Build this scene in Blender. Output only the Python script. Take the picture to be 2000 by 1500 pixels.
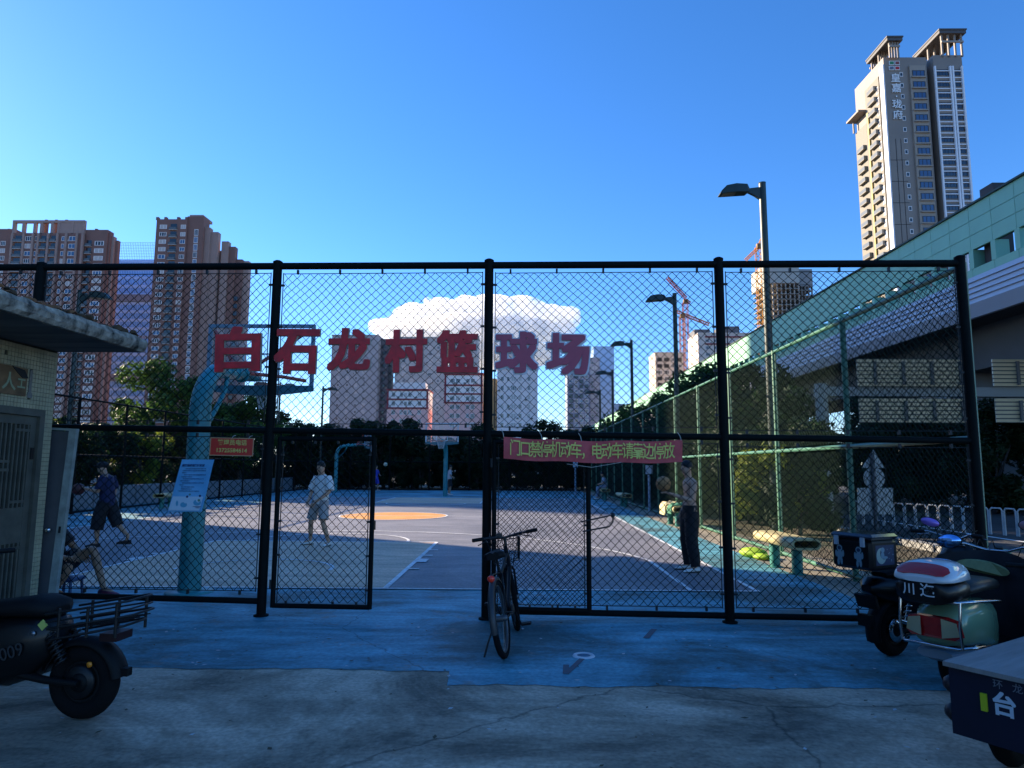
import bpy, math, random
from mathutils import Vector, Matrix
random.seed(7)
for o in list(bpy.data.objects): bpy.data.objects.remove(o)
S = bpy.context.scene
COL = S.collection
R = math.radians
V = Vector

# ------------------------------------------------------------------ camera
FPX = 1335.0
cam_d = bpy.data.cameras.new('camera')
cam_d.sensor_width = 36.0; cam_d.lens = 36.0 * FPX / 2000.0
cam_d.clip_start = 0.05; cam_d.clip_end = 20000
cam = bpy.data.objects.new('camera', cam_d); COL.objects.link(cam)
CAMZ = 1.66
PITCH, ROLL, YAW = R(6.95), R(0.3), R(0.75)
cf = V((0, math.cos(PITCH), math.sin(PITCH))); cu = V((0, -math.sin(PITCH), math.cos(PITCH))); cr = V((1, 0, 0))
cr, cu = math.cos(ROLL)*cr + math.sin(ROLL)*cu, math.cos(ROLL)*cu - math.sin(ROLL)*cr
rz = Matrix.Rotation(YAW, 3, 'Z'); cr, cu, cf = rz@cr, rz@cu, rz@cf
C0 = V((0, 0, CAMZ))
mw = Matrix((cr, cu, -cf)).transposed().to_4x4(); mw.translation = C0
cam.matrix_world = mw
S.camera = cam
def ray(x, y): return cr*((x-1000)/FPX) + cu*((750-y)/FPX) + cf
def G(x, y, z=0.0):                      # pixel -> point on a level surface
    d = ray(x, y); return C0 + d*((z-CAMZ)/d.z)
def onY(x, y, Y):                        # pixel -> point on a wall facing the camera at depth Y
    d = ray(x, y); return C0 + d*(Y/d.y)
def onX(x, y, X):                        # pixel -> point on a wall that runs away along X
    d = ray(x, y); return C0 + d*(X/d.x)

# ------------------------------------------------------------------ light
SUN_AZ, SUN_EL = R(-58), R(21)           # left of the view axis, low
sd = V((math.sin(SUN_AZ)*math.cos(SUN_EL), math.cos(SUN_AZ)*math.cos(SUN_EL), math.sin(SUN_EL)))
sl = bpy.data.lights.new('sun', 'SUN'); sl.energy = 5.0; sl.angle = R(0.5); sl.color = (1.0, 0.83, 0.62)
so = bpy.data.objects.new('sun', sl); COL.objects.link(so)
so.rotation_euler = (-sd).to_track_quat('-Z', 'Y').to_euler(); so.location = sd*60
W = bpy.data.worlds.new('World'); S.world = W; W.use_nodes = True
wn = W.node_tree; bg = wn.nodes['Background']
sky = wn.nodes.new('ShaderNodeTexSky'); sky.sky_type = 'NISHITA'; sky.sun_disc = False
sky.sun_elevation = SUN_EL; sky.sun_rotation = SUN_AZ
sky.altitude = 300; sky.air_density = 1.0; sky.dust_density = 0.15; sky.ozone_density = 5.0
hs = wn.nodes.new('ShaderNodeHueSaturation'); hs.inputs['Saturation'].default_value = 1.16
wb = wn.nodes.new('ShaderNodeVectorMath'); wb.operation = 'MULTIPLY'; wb.inputs[1].default_value = (0.93, 0.93, 1.06)   # cool white balance
wn.links.new(sky.outputs[0], hs.inputs['Color']); wn.links.new(hs.outputs[0], wb.inputs[0]); wn.links.new(wb.outputs[0], bg.inputs[0])
bg.inputs[1].default_value = 0.098
S.view_settings.view_transform = 'Standard'; S.view_settings.look = 'None'
S.view_settings.exposure = 1.5; S.view_settings.gamma = 1.0; S.view_settings.use_curve_mapping = False
S.cycles.max_bounces = 6; S.cycles.diffuse_bounces = 3; S.cycles.glossy_bounces = 3
S.cycles.transmission_bounces = 4; S.cycles.transparent_max_bounces = 12
S.cycles.use_denoising = True
S.cycles.caustics_reflective = False; S.cycles.caustics_refractive = False

# ------------------------------------------------------------------ materials
MATS = {}
def M(name, rgb, rough=0.6, metal=0.0, var=0.0, scale=4.0, bump=0.0, spec=0.4, rgb2=None, detail=5.0, coat=0.0, stretch=None):
    """principled material; var mixes a darker/other colour through noise, bump gives fine relief"""
    if name in MATS: return MATS[name]
    m = bpy.data.materials.new(name); m.use_nodes = True; MATS[name] = m
    nt = m.node_tree; b = nt.nodes['Principled BSDF']
    b.inputs['Base Color'].default_value = (*rgb, 1); b.inputs['Roughness'].default_value = rough
    b.inputs['Metallic'].default_value = metal; b.inputs['Specular IOR Level'].default_value = spec
    if coat: b.inputs['Coat Weight'].default_value = coat; b.inputs['Coat Roughness'].default_value = 0.08
    m.diffuse_color = (*rgb, 1)
    if var or bump:
        tc = nt.nodes.new('ShaderNodeTexCoord'); n = nt.nodes.new('ShaderNodeTexNoise')
        n.inputs['Scale'].default_value = scale; n.inputs['Detail'].default_value = detail; n.inputs['Roughness'].default_value = 0.62
        src = tc.outputs['Object']
        if stretch:
            mp = nt.nodes.new('ShaderNodeMapping'); mp.inputs['Scale'].default_value = stretch
            nt.links.new(src, mp.inputs[0]); src = mp.outputs[0]
        nt.links.new(src, n.inputs['Vector'])
        if var:
            cr_ = nt.nodes.new('ShaderNodeValToRGB'); c2 = rgb2 or tuple(c*(1-var) for c in rgb)
            cr_.color_ramp.elements[0].position = 0.32; cr_.color_ramp.elements[1].position = 0.68
            cr_.color_ramp.elements[0].color = (*c2, 1); cr_.color_ramp.elements[1].color = (*[min(1, c*(1+var*0.35)) for c in rgb], 1)
            nt.links.new(n.outputs['Fac'], cr_.inputs[0]); nt.links.new(cr_.outputs[0], b.inputs['Base Color'])
        if bump:
            bp = nt.nodes.new('ShaderNodeBump'); bp.inputs['Strength'].default_value = bump; bp.inputs['Distance'].default_value = 0.02
            nt.links.new(n.outputs['Fac'], bp.inputs['Height']); nt.links.new(bp.outputs[0], b.inputs['Normal'])
    return m
def ground_mat(name, base, dark, light, s1=0.35, s2=6.0, rough=0.75, stretch=(1, 1, 1), crack=0.0, bump=0.15, smear=0.0, wear=None):
    """weathered floor: broad stains, fine grain, optional cracks and drag marks"""
    m = bpy.data.materials.new(name); m.use_nodes = True; nt = m.node_tree; b = nt.nodes['Principled BSDF']
    L = nt.links.new; N = nt.nodes.new
    tc = N('ShaderNodeTexCoord'); mp = N('ShaderNodeMapping'); mp.inputs['Scale'].default_value = stretch; L(tc.outputs['Object'], mp.inputs[0])
    a = N('ShaderNodeTexNoise'); a.inputs['Scale'].default_value = s1; a.inputs['Detail'].default_value = 9; a.inputs['Roughness'].default_value = 0.68; a.inputs['Distortion'].default_value = 0.6; L(mp.outputs[0], a.inputs['Vector'])
    r = N('ShaderNodeValToRGB'); e = r.color_ramp.elements; e[0].position = 0.4; e[0].color = (*dark, 1); e[1].position = 0.6; e[1].color = (*light, 1)
    k = e.new(0.5); k.color = (*base, 1); L(a.outputs['Fac'], r.inputs[0])
    f = N('ShaderNodeTexNoise'); f.inputs['Scale'].default_value = s2*6; f.inputs['Detail'].default_value = 6; L(tc.outputs['Object'], f.inputs['Vector'])
    fr = N('ShaderNodeMapRange'); fr.inputs[1].default_value = 0.3; fr.inputs[2].default_value = 0.7; fr.inputs[3].default_value = 0.72; fr.inputs[4].default_value = 1.18; L(f.outputs['Fac'], fr.inputs[0])
    mx = N('ShaderNodeVectorMath'); mx.operation = 'SCALE'; L(r.outputs[0], mx.inputs[0]); L(fr.outputs[0], mx.inputs['Scale'])
    col = mx.outputs[0]
    if smear:
        w = N('ShaderNodeTexNoise'); w.inputs['Scale'].default_value = 1.0; w.inputs['Detail'].default_value = 7; w.inputs['Distortion'].default_value = 1.5
        mp2 = N('ShaderNodeMapping'); mp2.inputs['Scale'].default_value = (0.5, 3.5, 1); mp2.inputs['Rotation'].default_value = (0, 0, 0.25); L(tc.outputs['Object'], mp2.inputs[0]); L(mp2.outputs[0], w.inputs['Vector'])
        wr = N('ShaderNodeMapRange'); wr.inputs[1].default_value = 0.35; wr.inputs[2].default_value = 0.7; wr.inputs[3].default_value = 1-smear; wr.inputs[4].default_value = 1+smear*0.5; L(w.outputs['Fac'], wr.inputs[0])
        m2 = N('ShaderNodeVectorMath'); m2.operation = 'SCALE'; L(col, m2.inputs[0]); L(wr.outputs[0], m2.inputs['Scale']); col = m2.outputs[0]
    if crack:
        v = N('ShaderNodeTexVoronoi'); v.feature = 'DISTANCE_TO_EDGE'; v.inputs['Scale'].default_value = crack
        wn_ = N('ShaderNodeTexNoise'); wn_.inputs['Scale'].default_value = 4.5; wn_.inputs['Detail'].default_value = 8; L(tc.outputs['Object'], wn_.inputs['Vector'])
        ad = N('ShaderNodeMix'); ad.data_type = 'VECTOR'; ad.inputs[0].default_value = 0.16; L(tc.outputs['Object'], ad.inputs[4]); L(wn_.outputs['Color'], ad.inputs[5]); L(ad.outputs[1], v.inputs['Vector'])
        vr = N('ShaderNodeMapRange'); vr.inputs[1].default_value = 0.0; vr.inputs[2].default_value = 0.0022; vr.inputs[3].default_value = 0.45; vr.inputs[4].default_value = 1.0; L(v.outputs['Distance'], vr.inputs[0])
        m3 = N('ShaderNodeVectorMath'); m3.operation = 'SCALE'; L(col, m3.inputs[0]); L(vr.outputs[0], m3.inputs['Scale']); col = m3.outputs[0]
    if wear:                                            # patches where the paint has worn through
        wv = N('ShaderNodeTexNoise'); wv.inputs['Scale'].default_value = 1.7; wv.inputs['Detail'].default_value = 11; wv.inputs['Roughness'].default_value = 0.74; L(tc.outputs['Object'], wv.inputs['Vector'])
        wr2 = N('ShaderNodeMapRange'); wr2.inputs[1].default_value = 0.57; wr2.inputs[2].default_value = 0.66; wr2.inputs[3].default_value = 0; wr2.inputs[4].default_value = 0.75; L(wv.outputs['Fac'], wr2.inputs[0])
        mw_ = N('ShaderNodeMix'); mw_.data_type = 'RGBA'; L(wr2.outputs[0], mw_.inputs[0]); L(col, mw_.inputs[6]); mw_.inputs[7].default_value = (*wear, 1); col = mw_.outputs[2]
    L(col, b.inputs['Base Color'])
    rr = N('ShaderNodeMapRange'); rr.inputs[3].default_value = rough+0.12; rr.inputs[4].default_value = rough-0.14; L(a.outputs['Fac'], rr.inputs[0]); L(rr.outputs[0], b.inputs['Roughness'])
    bp = N('ShaderNodeBump'); bp.inputs['Strength'].default_value = bump; bp.inputs['Distance'].default_value = 0.01; L(f.outputs['Fac'], bp.inputs['Height']); L(bp.outputs[0], b.inputs['Normal'])
    b.inputs['Specular IOR Level'].default_value = 0.35
    return m
def leaf_mat(name, c1, c2):
    m = bpy.data.materials.new(name); m.use_nodes = True; nt = m.node_tree; b = nt.nodes['Principled BSDF']; L = nt.links.new
    oi = nt.nodes.new('ShaderNodeTexCoord'); n = nt.nodes.new('ShaderNodeTexNoise'); n.inputs['Scale'].default_value = 1.4; n.inputs['Detail'].default_value = 4
    L(oi.outputs['Object'], n.inputs['Vector'])
    r = nt.nodes.new('ShaderNodeValToRGB'); r.color_ramp.elements[0].position = .35; r.color_ramp.elements[1].position = .66
    r.color_ramp.elements[0].color = (*c1, 1); r.color_ramp.elements[1].color = (*c2, 1); L(n.outputs['Fac'], r.inputs[0]); L(r.outputs[0], b.inputs['Base Color'])
    b.inputs['Roughness'].default_value = 0.55; b.inputs['Specular IOR Level'].default_value = 0.25
    t = nt.nodes.new('ShaderNodeBsdfTranslucent'); L(r.outputs[0], t.inputs[0]); mx = nt.nodes.new('ShaderNodeMixShader'); mx.inputs[0].default_value = 0.4
    out = nt.nodes['Material Output']; L(b.outputs[0], mx.inputs[1]); L(t.outputs[0], mx.inputs[2]); L(mx.outputs[0], out.inputs[0])
    return m
def glass_mat(name, tint, rough=0.08, alpha=1.0, metal=0.0, spec=0.8):
    m = M(name, tint, rough=rough, metal=metal, spec=spec)
    if alpha < 1: m.node_tree.nodes['Principled BSDF'].inputs['Alpha'].default_value = alpha
    return m

# ------------------------------------------------------------------ mesh builder
class MB:
    def __init__(s): s.v = []; s.f = []; s.mi = []; s.sm = []
    def add(s, vs, fs, mi=0, sm=False):
        b = len(s.v); s.v += [tuple(p) for p in vs]
        s.f += [tuple(b+i for i in f) for f in fs]; s.mi += [mi]*len(fs); s.sm += [sm]*len(fs)
        return s
    def box(s, c, d, rot=None, mi=0, taper=1.0):
        x, y, z = d[0]/2, d[1]/2, d[2]/2; t = taper
        p = [V(q) for q in ((-x,-y,-z),(x,-y,-z),(x,y,-z),(-x,y,-z),(-x*t,-y*t,z),(x*t,-y*t,z),(x*t,y*t,z),(-x*t,y*t,z))]
        if rot is not None: p = [rot@q for q in p]
        c = V(c)
        return s.add([q+c for q in p], [(3,2,1,0),(4,5,6,7),(0,1,5,4),(1,2,6,5),(2,3,7,6),(3,0,4,7)], mi)
    def bb(s, x0, x1, y0, y1, z0, z1, mi=0): return s.box(((x0+x1)/2,(y0+y1)/2,(z0+z1)/2), (x1-x0,y1-y0,z1-z0), mi=mi)
    def bbev(s, c, d, e=0.02, rot=None, mi=0):
        """box with chamfered edges"""
        hx, hy, hz = d[0]/2, d[1]/2, d[2]/2; e = min(e, hx*.9, hy*.9, hz*.9); rings = []
        for z, i in ((-hz, e), (-hz+e, 0), (hz-e, 0), (hz, e)):
            x, y = hx-i, hy-i; k = e if i == 0 else e*.6
            rings.append([V(q) for q in ((-x+k,-y,z),(x-k,-y,z),(x,-y+k,z),(x,y-k,z),(x-k,y,z),(-x+k,y,z),(-x,y-k,z),(-x,-y+k,z))])
        if rot is not None: rings = [[rot@p for p in r] for r in rings]
        c = V(c); return s.loft([[p+c for p in r] for r in rings], mi=mi, sm=False)
    def loft(s, rings, mi=0, sm=True, cap=True, closed=True):
        n = len(rings[0]); vs = [p for r in rings for p in r]; fs = []
        for a in range(len(rings)-1):
            for i in range(n if closed else n-1):
                j = (i+1) % n; fs.append((a*n+i, a*n+j, (a+1)*n+j, (a+1)*n+i))
        s.add(vs, fs, mi, sm)
        if cap and closed:
            s.add(rings[0], [tuple(range(n-1, -1, -1))], mi); s.add(rings[-1], [tuple(range(n))], mi)
        return s
    def tube(s, pts, r, n=8, mi=0, cap=True, sm=True, closed=False, sq=1.0):
        pts = [V(p) for p in pts]; m = len(pts); rings = []; up = None
        for i, p in enumerate(pts):
            a = pts[i-1] if (i or closed) else p; b = pts[(i+1) % m] if (i < m-1 or closed) else p
            t = (b-a).normalized()
            if up is None:
                up = V((0,0,1)) if abs(t.z) < 0.9 else V((1,0,0))
            x = t.cross(up)
            if x.length < 1e-6: x = t.orthogonal()
            x.normalize(); y = x.cross(t).normalized(); up = y
            q = r[i] if isinstance(r, (list, tuple)) else r
            rings.append([p + (x*math.cos(2*math.pi*k/n) + y*(sq*math.sin(2*math.pi*k/n)))*q for k in range(n)])
        if closed: rings.append(rings[0])
        return s.loft(rings, mi, sm, cap and not closed)
    def lathe(s, prof, n=20, T=None, mi=0, sm=True):
        T = T or Matrix.Identity(4)
        rings = [[T@V((r*math.cos(2*math.pi*k/n), r*math.sin(2*math.pi*k/n), z)) for k in range(n)] for r, z in prof]
        return s.loft(rings, mi, sm)
    def ell(s, c, rad, n=14, m=9, T=None, mi=0, sm=True):
        T = T or Matrix.Identity(3); c = V(c); rings = []
        for a in range(m+1):
            th = math.pi*a/m; rr = max(math.sin(th), 0.001)
            rings.append([c + T@V((rad[0]*rr*math.cos(2*math.pi*k/n), rad[1]*rr*math.sin(2*math.pi*k/n), -rad[2]*math.cos(th))) for k in range(n)])
        return s.loft(rings, mi, sm)
    def prism(s, poly, fn, d0, d1, mi=0, sm=False):
        """polygon of 2-D points, fn(a,b,d)->3-D, from depth d0 to d1"""
        return s.loft([[V(fn(a, b, d)) for a, b in poly] for d in (d0, d1)], mi, sm)
    def sheet(s, poly, z, mi=0): return s.add([(p[0], p[1], z) for p in poly], [tuple(range(len(poly)))], mi)
    def mesh(s, name, mats):
        me = bpy.data.meshes.new(name); me.from_pydata(s.v, [], s.f)
        for m in (mats if isinstance(mats, (list, tuple)) else [mats]): me.materials.append(m)
        if any(s.mi): me.polygons.foreach_set('material_index', s.mi)
        if any(s.sm): me.polygons.foreach_set('use_smooth', s.sm)
        me.update(); return me
    def obj(s, name, mats, parent=None, world=False, **k): return link(name, s.mesh(name, mats), parent, world, **k)
def link(name, data, parent=None, world=False, loc=None, rot=None, scale=None):
    o = bpy.data.objects.new(name, data); COL.objects.link(o)
    if parent is not None:
        o.parent = parent
        if world:
            p = parent; mt = Matrix.Identity(4)
            while p is not None: mt = p.matrix_basis.copy() @ mt if p.parent is None else p.matrix_parent_inverse @ p.matrix_basis @ mt; p = p.parent
            o.matrix_parent_inverse = mt.inverted()
    if loc is not None: o.location = loc
    if rot is not None: o.rotation_euler = rot
    if scale is not None: o.scale = scale
    return o
def tag(o, label, cat=None, group=None):
    o['label'] = label
    if cat: o['category'] = cat
    if group: o['group'] = group
    return o
def thing(name, label, cat, loc=(0,0,0), rz=0.0, group=None):
    o = bpy.data.objects.new(name, None); COL.objects.link(o); o.empty_display_size = 0.2
    o.location = loc; o.rotation_euler = (0, 0, rz)
    return tag(o, label, cat, group)
def struct(o): o['kind'] = 'structure'; return o
def stuff(o): o['kind'] = 'stuff'; return o
def dup(root, loc=None, rz=None, label=None, group=None, scale=None):
    r = root.copy(); COL.objects.link(r)
    if loc is not None: r.location = loc
    if rz is not None: r.rotation_euler = (0, 0, rz)
    if scale is not None: r.scale = (scale,)*3 if not isinstance(scale, tuple) else scale
    if label: r['label'] = label
    if group: r['group'] = group
    for ch in root.children:
        c = ch.copy(); COL.objects.link(c); c.parent = r
        for g in ch.children:
            d = g.copy(); COL.objects.link(d); d.parent = c
    return r
def text_mesh(body, size, extrude=0.01, offset=0.0, mat=None, align='CENTER', sx=1.0):
    """lettering as mesh in its own X (right) / Y (up) plane, thickness along Z"""
    cu_ = bpy.data.curves.new('t', 'FONT'); cu_.body = body; cu_.size = size; cu_.extrude = extrude; cu_.offset = offset
    cu_.align_x = align; cu_.align_y = 'CENTER'; cu_.resolution_u = 3
    o = bpy.data.objects.new('t', cu_); COL.objects.link(o)
    bpy.context.view_layer.update()
    me = bpy.data.meshes.new_from_object(o.evaluated_get(bpy.context.evaluated_depsgraph_get()))
    bpy.data.objects.remove(o); bpy.data.curves.remove(cu_)
    me.materials.clear()
    if mat: me.materials.append(mat)
    return me
def bold_mesh(me, bx, by):
    """thickens lettering with overlapping shifted copies, each a hair apart in depth"""
    vs = [v.co.copy() for v in me.vertices]; fs = [tuple(p.vertices) for p in me.polygons]; mb = MB(); k = 0
    for dx in (-1, 0, 1):
        for dy in (-1, 0, 1):
            k += 1; mb.add([(v.x+dx*bx, v.y+dy*by, v.z*(1+k*.02)) for v in vs], fs)
    m = mb.mesh(me.name, list(me.materials)); bpy.data.meshes.remove(me); return m
def mesh_bounds(me):
    xs = [v.co.x for v in me.vertices]; ys = [v.co.y for v in me.vertices]
    return min(xs), max(xs), min(ys), max(ys)
def circ(cx, cy, r, n=48, a0=0, a1=360): return [(cx+r*math.cos(R(a0+(a1-a0)*k/n)), cy+r*math.sin(R(a0+(a1-a0)*k/n))) for k in range(n+1)]
def lerp(a, b, t): return a+(b-a)*t
ORD = ['first','second','third','fourth','fifth','sixth','seventh','eighth','ninth','tenth','eleventh','twelfth','thirteenth','fourteenth','fifteenth','sixteenth','seventeenth']
# ------------------------------------------------------------------ the setting: ground and court
AX, BL = -4.29, 9.56                                   # basket axis, near baseline
CW, CLEN = 7.5, 27.8
concrete = ground_mat('concrete_floor', (.4,.3,.21), (.17,.128,.09), (.64,.49,.36), s1=.55, s2=5, rough=.8, crack=.16, bump=.3, smear=.2)
blue_floor = ground_mat('blue_floor_paint', (.09,.3,.37), (.06,.14,.15), (.14,.42,.52), s1=.5, s2=4, rough=.66, stretch=(1,1.6,1), crack=.22, bump=.15, smear=.35, wear=(.2,.19,.165))
slate = ground_mat('slate_court_paint', (.2,.195,.21), (.16,.16,.18), (.25,.24,.25), s1=.3, s2=4, rough=.6, smear=.2, bump=.1)
tan = ground_mat('tan_key_paint', (.66,.45,.29), (.56,.385,.25), (.73,.5,.325), s1=.4, s2=4, rough=.58, stretch=(.6,3,1), smear=.22, bump=.1)
orange = ground_mat('orange_circle_paint', (.75,.34,.06), (.62,.28,.05), (.82,.4,.08), s1=.6, s2=4, rough=.6, bump=.1)
line_white = ground_mat('white_line_paint', (.78,.78,.78), (.6,.6,.6), (.84,.84,.84), s1=1.5, s2=4, rough=.6, bump=.05)
asphalt = ground_mat('road_asphalt', (.05,.052,.055), (.035,.037,.04), (.07,.072,.074), s1=.3, s2=8, rough=.85, bump=.4)
soil = ground_mat('far_ground', (.12,.115,.1), (.07,.075,.05), (.16,.15,.13), s1=.05, s2=1, rough=.9)
mb = MB(); mb.sheet([(-3000,-3000),(3000,-3000),(3000,3000),(-3000,3000)], -0.02); struct(mb.obj('ground', soil))
mb = MB(); mb.sheet([(-30,-14),(8,-14),(8,9),(-30,9)], 0.0); struct(mb.obj('concrete_forecourt', concrete))
# blue apron with the stepped near edge, slightly ragged
edge = []
rnd = random.Random(3)
def rag(x0, x1, y, n): return [(lerp(x0,x1,k/n), y + rnd.uniform(-.009,.009) + .02*math.sin(k*.21+y) + .012*math.sin(k*.83)) for k in range(n+1)]
edge += rag(-9, -0.575, 5.84, 150) + rag(-0.555, 4.9, 5.47, 130)
mb = MB(); mb.sheet(edge + [(4.9,8.0),(4.32,8.3),(4.32,49),(-18,49),(-18,8.2),(-9,8.2)], 0.004); struct(mb.obj('blue_apron', blue_floor))
mb = MB(); mb.sheet([(4.3,7.4),(5.6,7.4),(5.6,50),(4.3,50)], 0.0035)
struct(mb.obj('fence_side_path', ground_mat('pale_path', (.27,.235,.18), (.17,.16,.13), (.34,.3,.23), s1=.8, s2=5, rough=.85)))
mb = MB(); mb.sheet([(8.6,-30),(40,-30),(40,140),(8.6,140)], 0.006); struct(mb.obj('road', asphalt))
mb = MB(); mb.sheet([(5.6,8.5),(8.4,8.5),(8.4,110),(5.6,110)], 0.002); struct(mb.obj('verge', ground_mat('verge_soil', (.09,.075,.045), (.045,.05,.025), (.14,.115,.075), s1=1.2, s2=6, rough=.95, bump=.6)))
mb = MB(); mb.sheet([(8.62,27),(15.5,24),(15.5,110),(8.62,110)], 0.012); struct(mb.obj('road_island', MATS.get('verge2') or ground_mat('island_soil', (.08,.07,.04), (.04,.045,.022), (.13,.11,.07), s1=1.2, s2=6, rough=.95, bump=.6)))
mb = MB(); mb.box((8.5,40,.06), (.25,140,.15)); struct(mb.obj('road_kerb', M('kerb_stone', (.3,.3,.29), .85, var=.3, scale=3, bump=.2)))
mb = MB(); mb.sheet([(11.6,2),(11.74,2),(11.74,23),(11.6,23)], 0.011); struct(mb.obj('road_line', line_white))
mb = MB(); mb.sheet([(AX-CW,BL),(AX+CW,BL),(AX+CW,BL+CLEN),(AX-CW,BL+CLEN)], 0.008); struct(mb.obj('court_surface', slate))
mb = MB()
for y0, s in ((BL,1),(BL+CLEN,-1)):
    q = [(AX-2.45,y0),(AX+2.45,y0),(AX+2.45,y0+s*5.8),(AX-2.45,y0+s*5.8)]
    mb.sheet(q if s > 0 else q[::-1], 0.012)
struct(mb.obj('court_key', tan))
mb = MB(); mb.sheet(circ(AX, BL+CLEN/2, 1.8, 64)[:-1], 0.012); struct(mb.obj('centre_circle', orange))
# painted lines
mb = MB(); LW = .065
def ribbon(pts, w=LW, z=.016):
    pts = [V((p[0],p[1],0)) for p in pts]; vs = []; fs = []
    for i, p in enumerate(pts):
        t = (pts[min(i+1,len(pts)-1)]-pts[max(i-1,0)]).normalized(); n = V((-t.y,t.x,0))*w/2
        vs += [(p.x+n.x,p.y+n.y,z),(p.x-n.x,p.y-n.y,z)]
    for i in range(len(pts)-1): fs.append((2*i+1,2*i+3,2*i+2,2*i))
    mb.add(vs, fs)
X0, X1, Y1 = AX-CW, AX+CW, BL+CLEN
for a, b in (((X0,BL),(X1,BL)),((X0,Y1),(X1,Y1))): ribbon([a, b])
for x in (X0, X1): ribbon([(x,BL-LW/2),(x,Y1+LW/2)], z=.017)
ribbon([(X0,BL+CLEN/2),(X1,BL+CLEN/2)], z=.0165); ribbon(circ(AX,BL+CLEN/2,1.8,64), z=.0175)
for y0, s in ((BL,1),(Y1,-1)):
    for x in (-2.45, 2.45): ribbon([(AX+x,y0),(AX+x,y0+s*5.8)], z=.018, w=.075)
    ribbon([(AX-2.45,y0+s*5.8),(AX+2.45,y0+s*5.8)], z=.0185)
    ribbon([(AX+1.8*math.cos(R(a)), y0+s*(5.8+1.8*math.sin(R(a)))) for a in range(0,181,6)], z=.019)
    th = math.degrees(math.acos(6.6/6.75))
    arc = [(AX+6.75*math.cos(R(a)), y0+s*(1.575+6.75*math.sin(R(a)))) for a in [th+(180-2*th)*k/60 for k in range(61)]]
    ribbon([(AX+6.6,y0)]+arc+[(AX-6.6,y0)], z=.0195)
    ribbon([(AX+1.25*math.cos(R(a)), y0+s*(1.575+1.25*math.sin(R(a)))) for a in range(0,181,6)], z=.019)
    for sx in (-1, 1):
        for yy, ww in ((1.75,.1),(2.6,.4),(3.45,.1),(4.3,.1)): 
            x = AX+sx*(2.45+.11); q = [(x-.09,y0+s*yy),(x+.09,y0+s*yy),(x+.09,y0+s*(yy+ww)),(x-.09,y0+s*(yy+ww))]
            mb.sheet(q if s > 0 else q[::-1], .0205)
struct(mb.obj('court_lines', line_white))
# worn red arrow strokes and the white floor disc by the gate
mb = MB(); mb2 = mb
for a, b, w in (((1105,1318),(1137,1288),.05),((1105,1318),(1106,1300),.05),((1262,1248),(1278,1230),.06)):
    p, q = G(*a), G(*b); zk = .0075+.0012*len(mb.f); ribbon([(p.x,p.y),(q.x,q.y)], w=w, z=zk)
struct(mb.obj('worn_floor_arrow', M('faded_red_paint', (.13,.09,.1), .8, var=.5, scale=14, rgb2=(.085,.13,.16))))
p = G(1140,1282)
mb = MB(); mb.lathe([(.062,.005),(.064,.0145),(.092,.0145),(.1,.004)], 28, Matrix.Translation((p.x,p.y,0)))
drain = tag(mb.obj('floor_drain_cover', M('white_plastic', (.6,.63,.66), .4)), 'round white drain cover set in the blue floor near the bicycle', 'drain cover')
mb = MB(); mb.lathe([(.001,.0085),(.061,.0085),(.0615,.005)], 24, Matrix.Translation((p.x,p.y,0))); mb.obj('cover_centre', M('blue_cover_centre', (.06,.16,.24), .6), drain)
# fallen leaves and litter scraps on the floor: nobody could count them
mb = MB(); rnd = random.Random(11)
for k in range(260):
    x, y = rnd.uniform(-4.5,4.2), rnd.uniform(3.2,7.6); s_ = rnd.uniform(.006,.03); a = rnd.uniform(0,6.3); z = .0125
    mb.add([(x+s_*math.cos(a+t)*(1 if i%2 else .5), y+s_*math.sin(a+t)*(1 if i%2 else .5), z+rnd.uniform(0,.006)) for i, t in enumerate((0,1.6,3.1,4.7))], [(0,1,2,3)], mi=rnd.choice((0,0,1)))
stuff(mb.obj('floor_litter', [M('dry_leaf', (.09,.06,.03), .8), M('paper_scrap', (.5,.5,.5), .8)]))
# ------------------------------------------------------------------ chain-link fences
paint_shaded = M('shaded_green_post_paint', (.003,.006,.006), .7, var=.35, scale=9, spec=.12)  # same green paint as the side fence, coloured dark for shade
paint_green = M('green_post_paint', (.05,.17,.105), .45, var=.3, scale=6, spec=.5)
wire_shaded = M('shaded_coated_wire', (.003,.006,.006), .8, spec=.1)  # darker copy of the green wire, shade put into its colour
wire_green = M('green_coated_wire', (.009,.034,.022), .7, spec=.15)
clip_m = M('black_clip_steel', (.012,.014,.016), .5)
def chainlink(mb, o, ux, uz, Wd, Ht, w=.1, h=.1, r=.0052, jit=.0, n=4, seed=1, cut=None):
    """woven zigzag wires; o corner, ux along, uz up; neighbours interlock"""
    rnd = random.Random(seed); o, ux, uz = V(o), V(ux).normalized(), V(uz).normalized(); uy = ux.cross(uz)
    nw = int(Wd/(w/2)); hw = Wd/nw; nk = int(Ht/(h/2)); hh = Ht/nk
    sag = [rnd.uniform(-jit,jit) for _ in range(nk+1)]
    for i in range(nw):
        pts = []
        for k in range(nk+1):
            side = (k+i) % 2; x = (i+side)*hw
            dx = jit*math.sin(i*.37+k*.21+seed); dz = jit*math.sin(i*.23-k*.31+seed*2)
            if x <= 0.001 or x >= Wd-.001: dx = 0
            pts.append(o + ux*(x+dx) + uz*(k*hh+(dz if 0<k<nk else 0)) + uy*(r*.8 if side else -r*.8))
        vs = []; fs = []
        for k, p in enumerate(pts):
            for q in range(n):
                a = 2*math.pi*q/n + .6; vs.append(p + ux*(r*math.cos(a)) + uy*(r*math.sin(a)))
            if k:
                for q in range(n): fs.append(((k-1)*n+q, (k-1)*n+(q+1)%n, k*n+(q+1)%n, k*n+q))
        mb.add(vs, fs)
    return mb
def FY(X): return 7.74 - 0.028*X                       # the front fence runs almost square to the view
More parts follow.
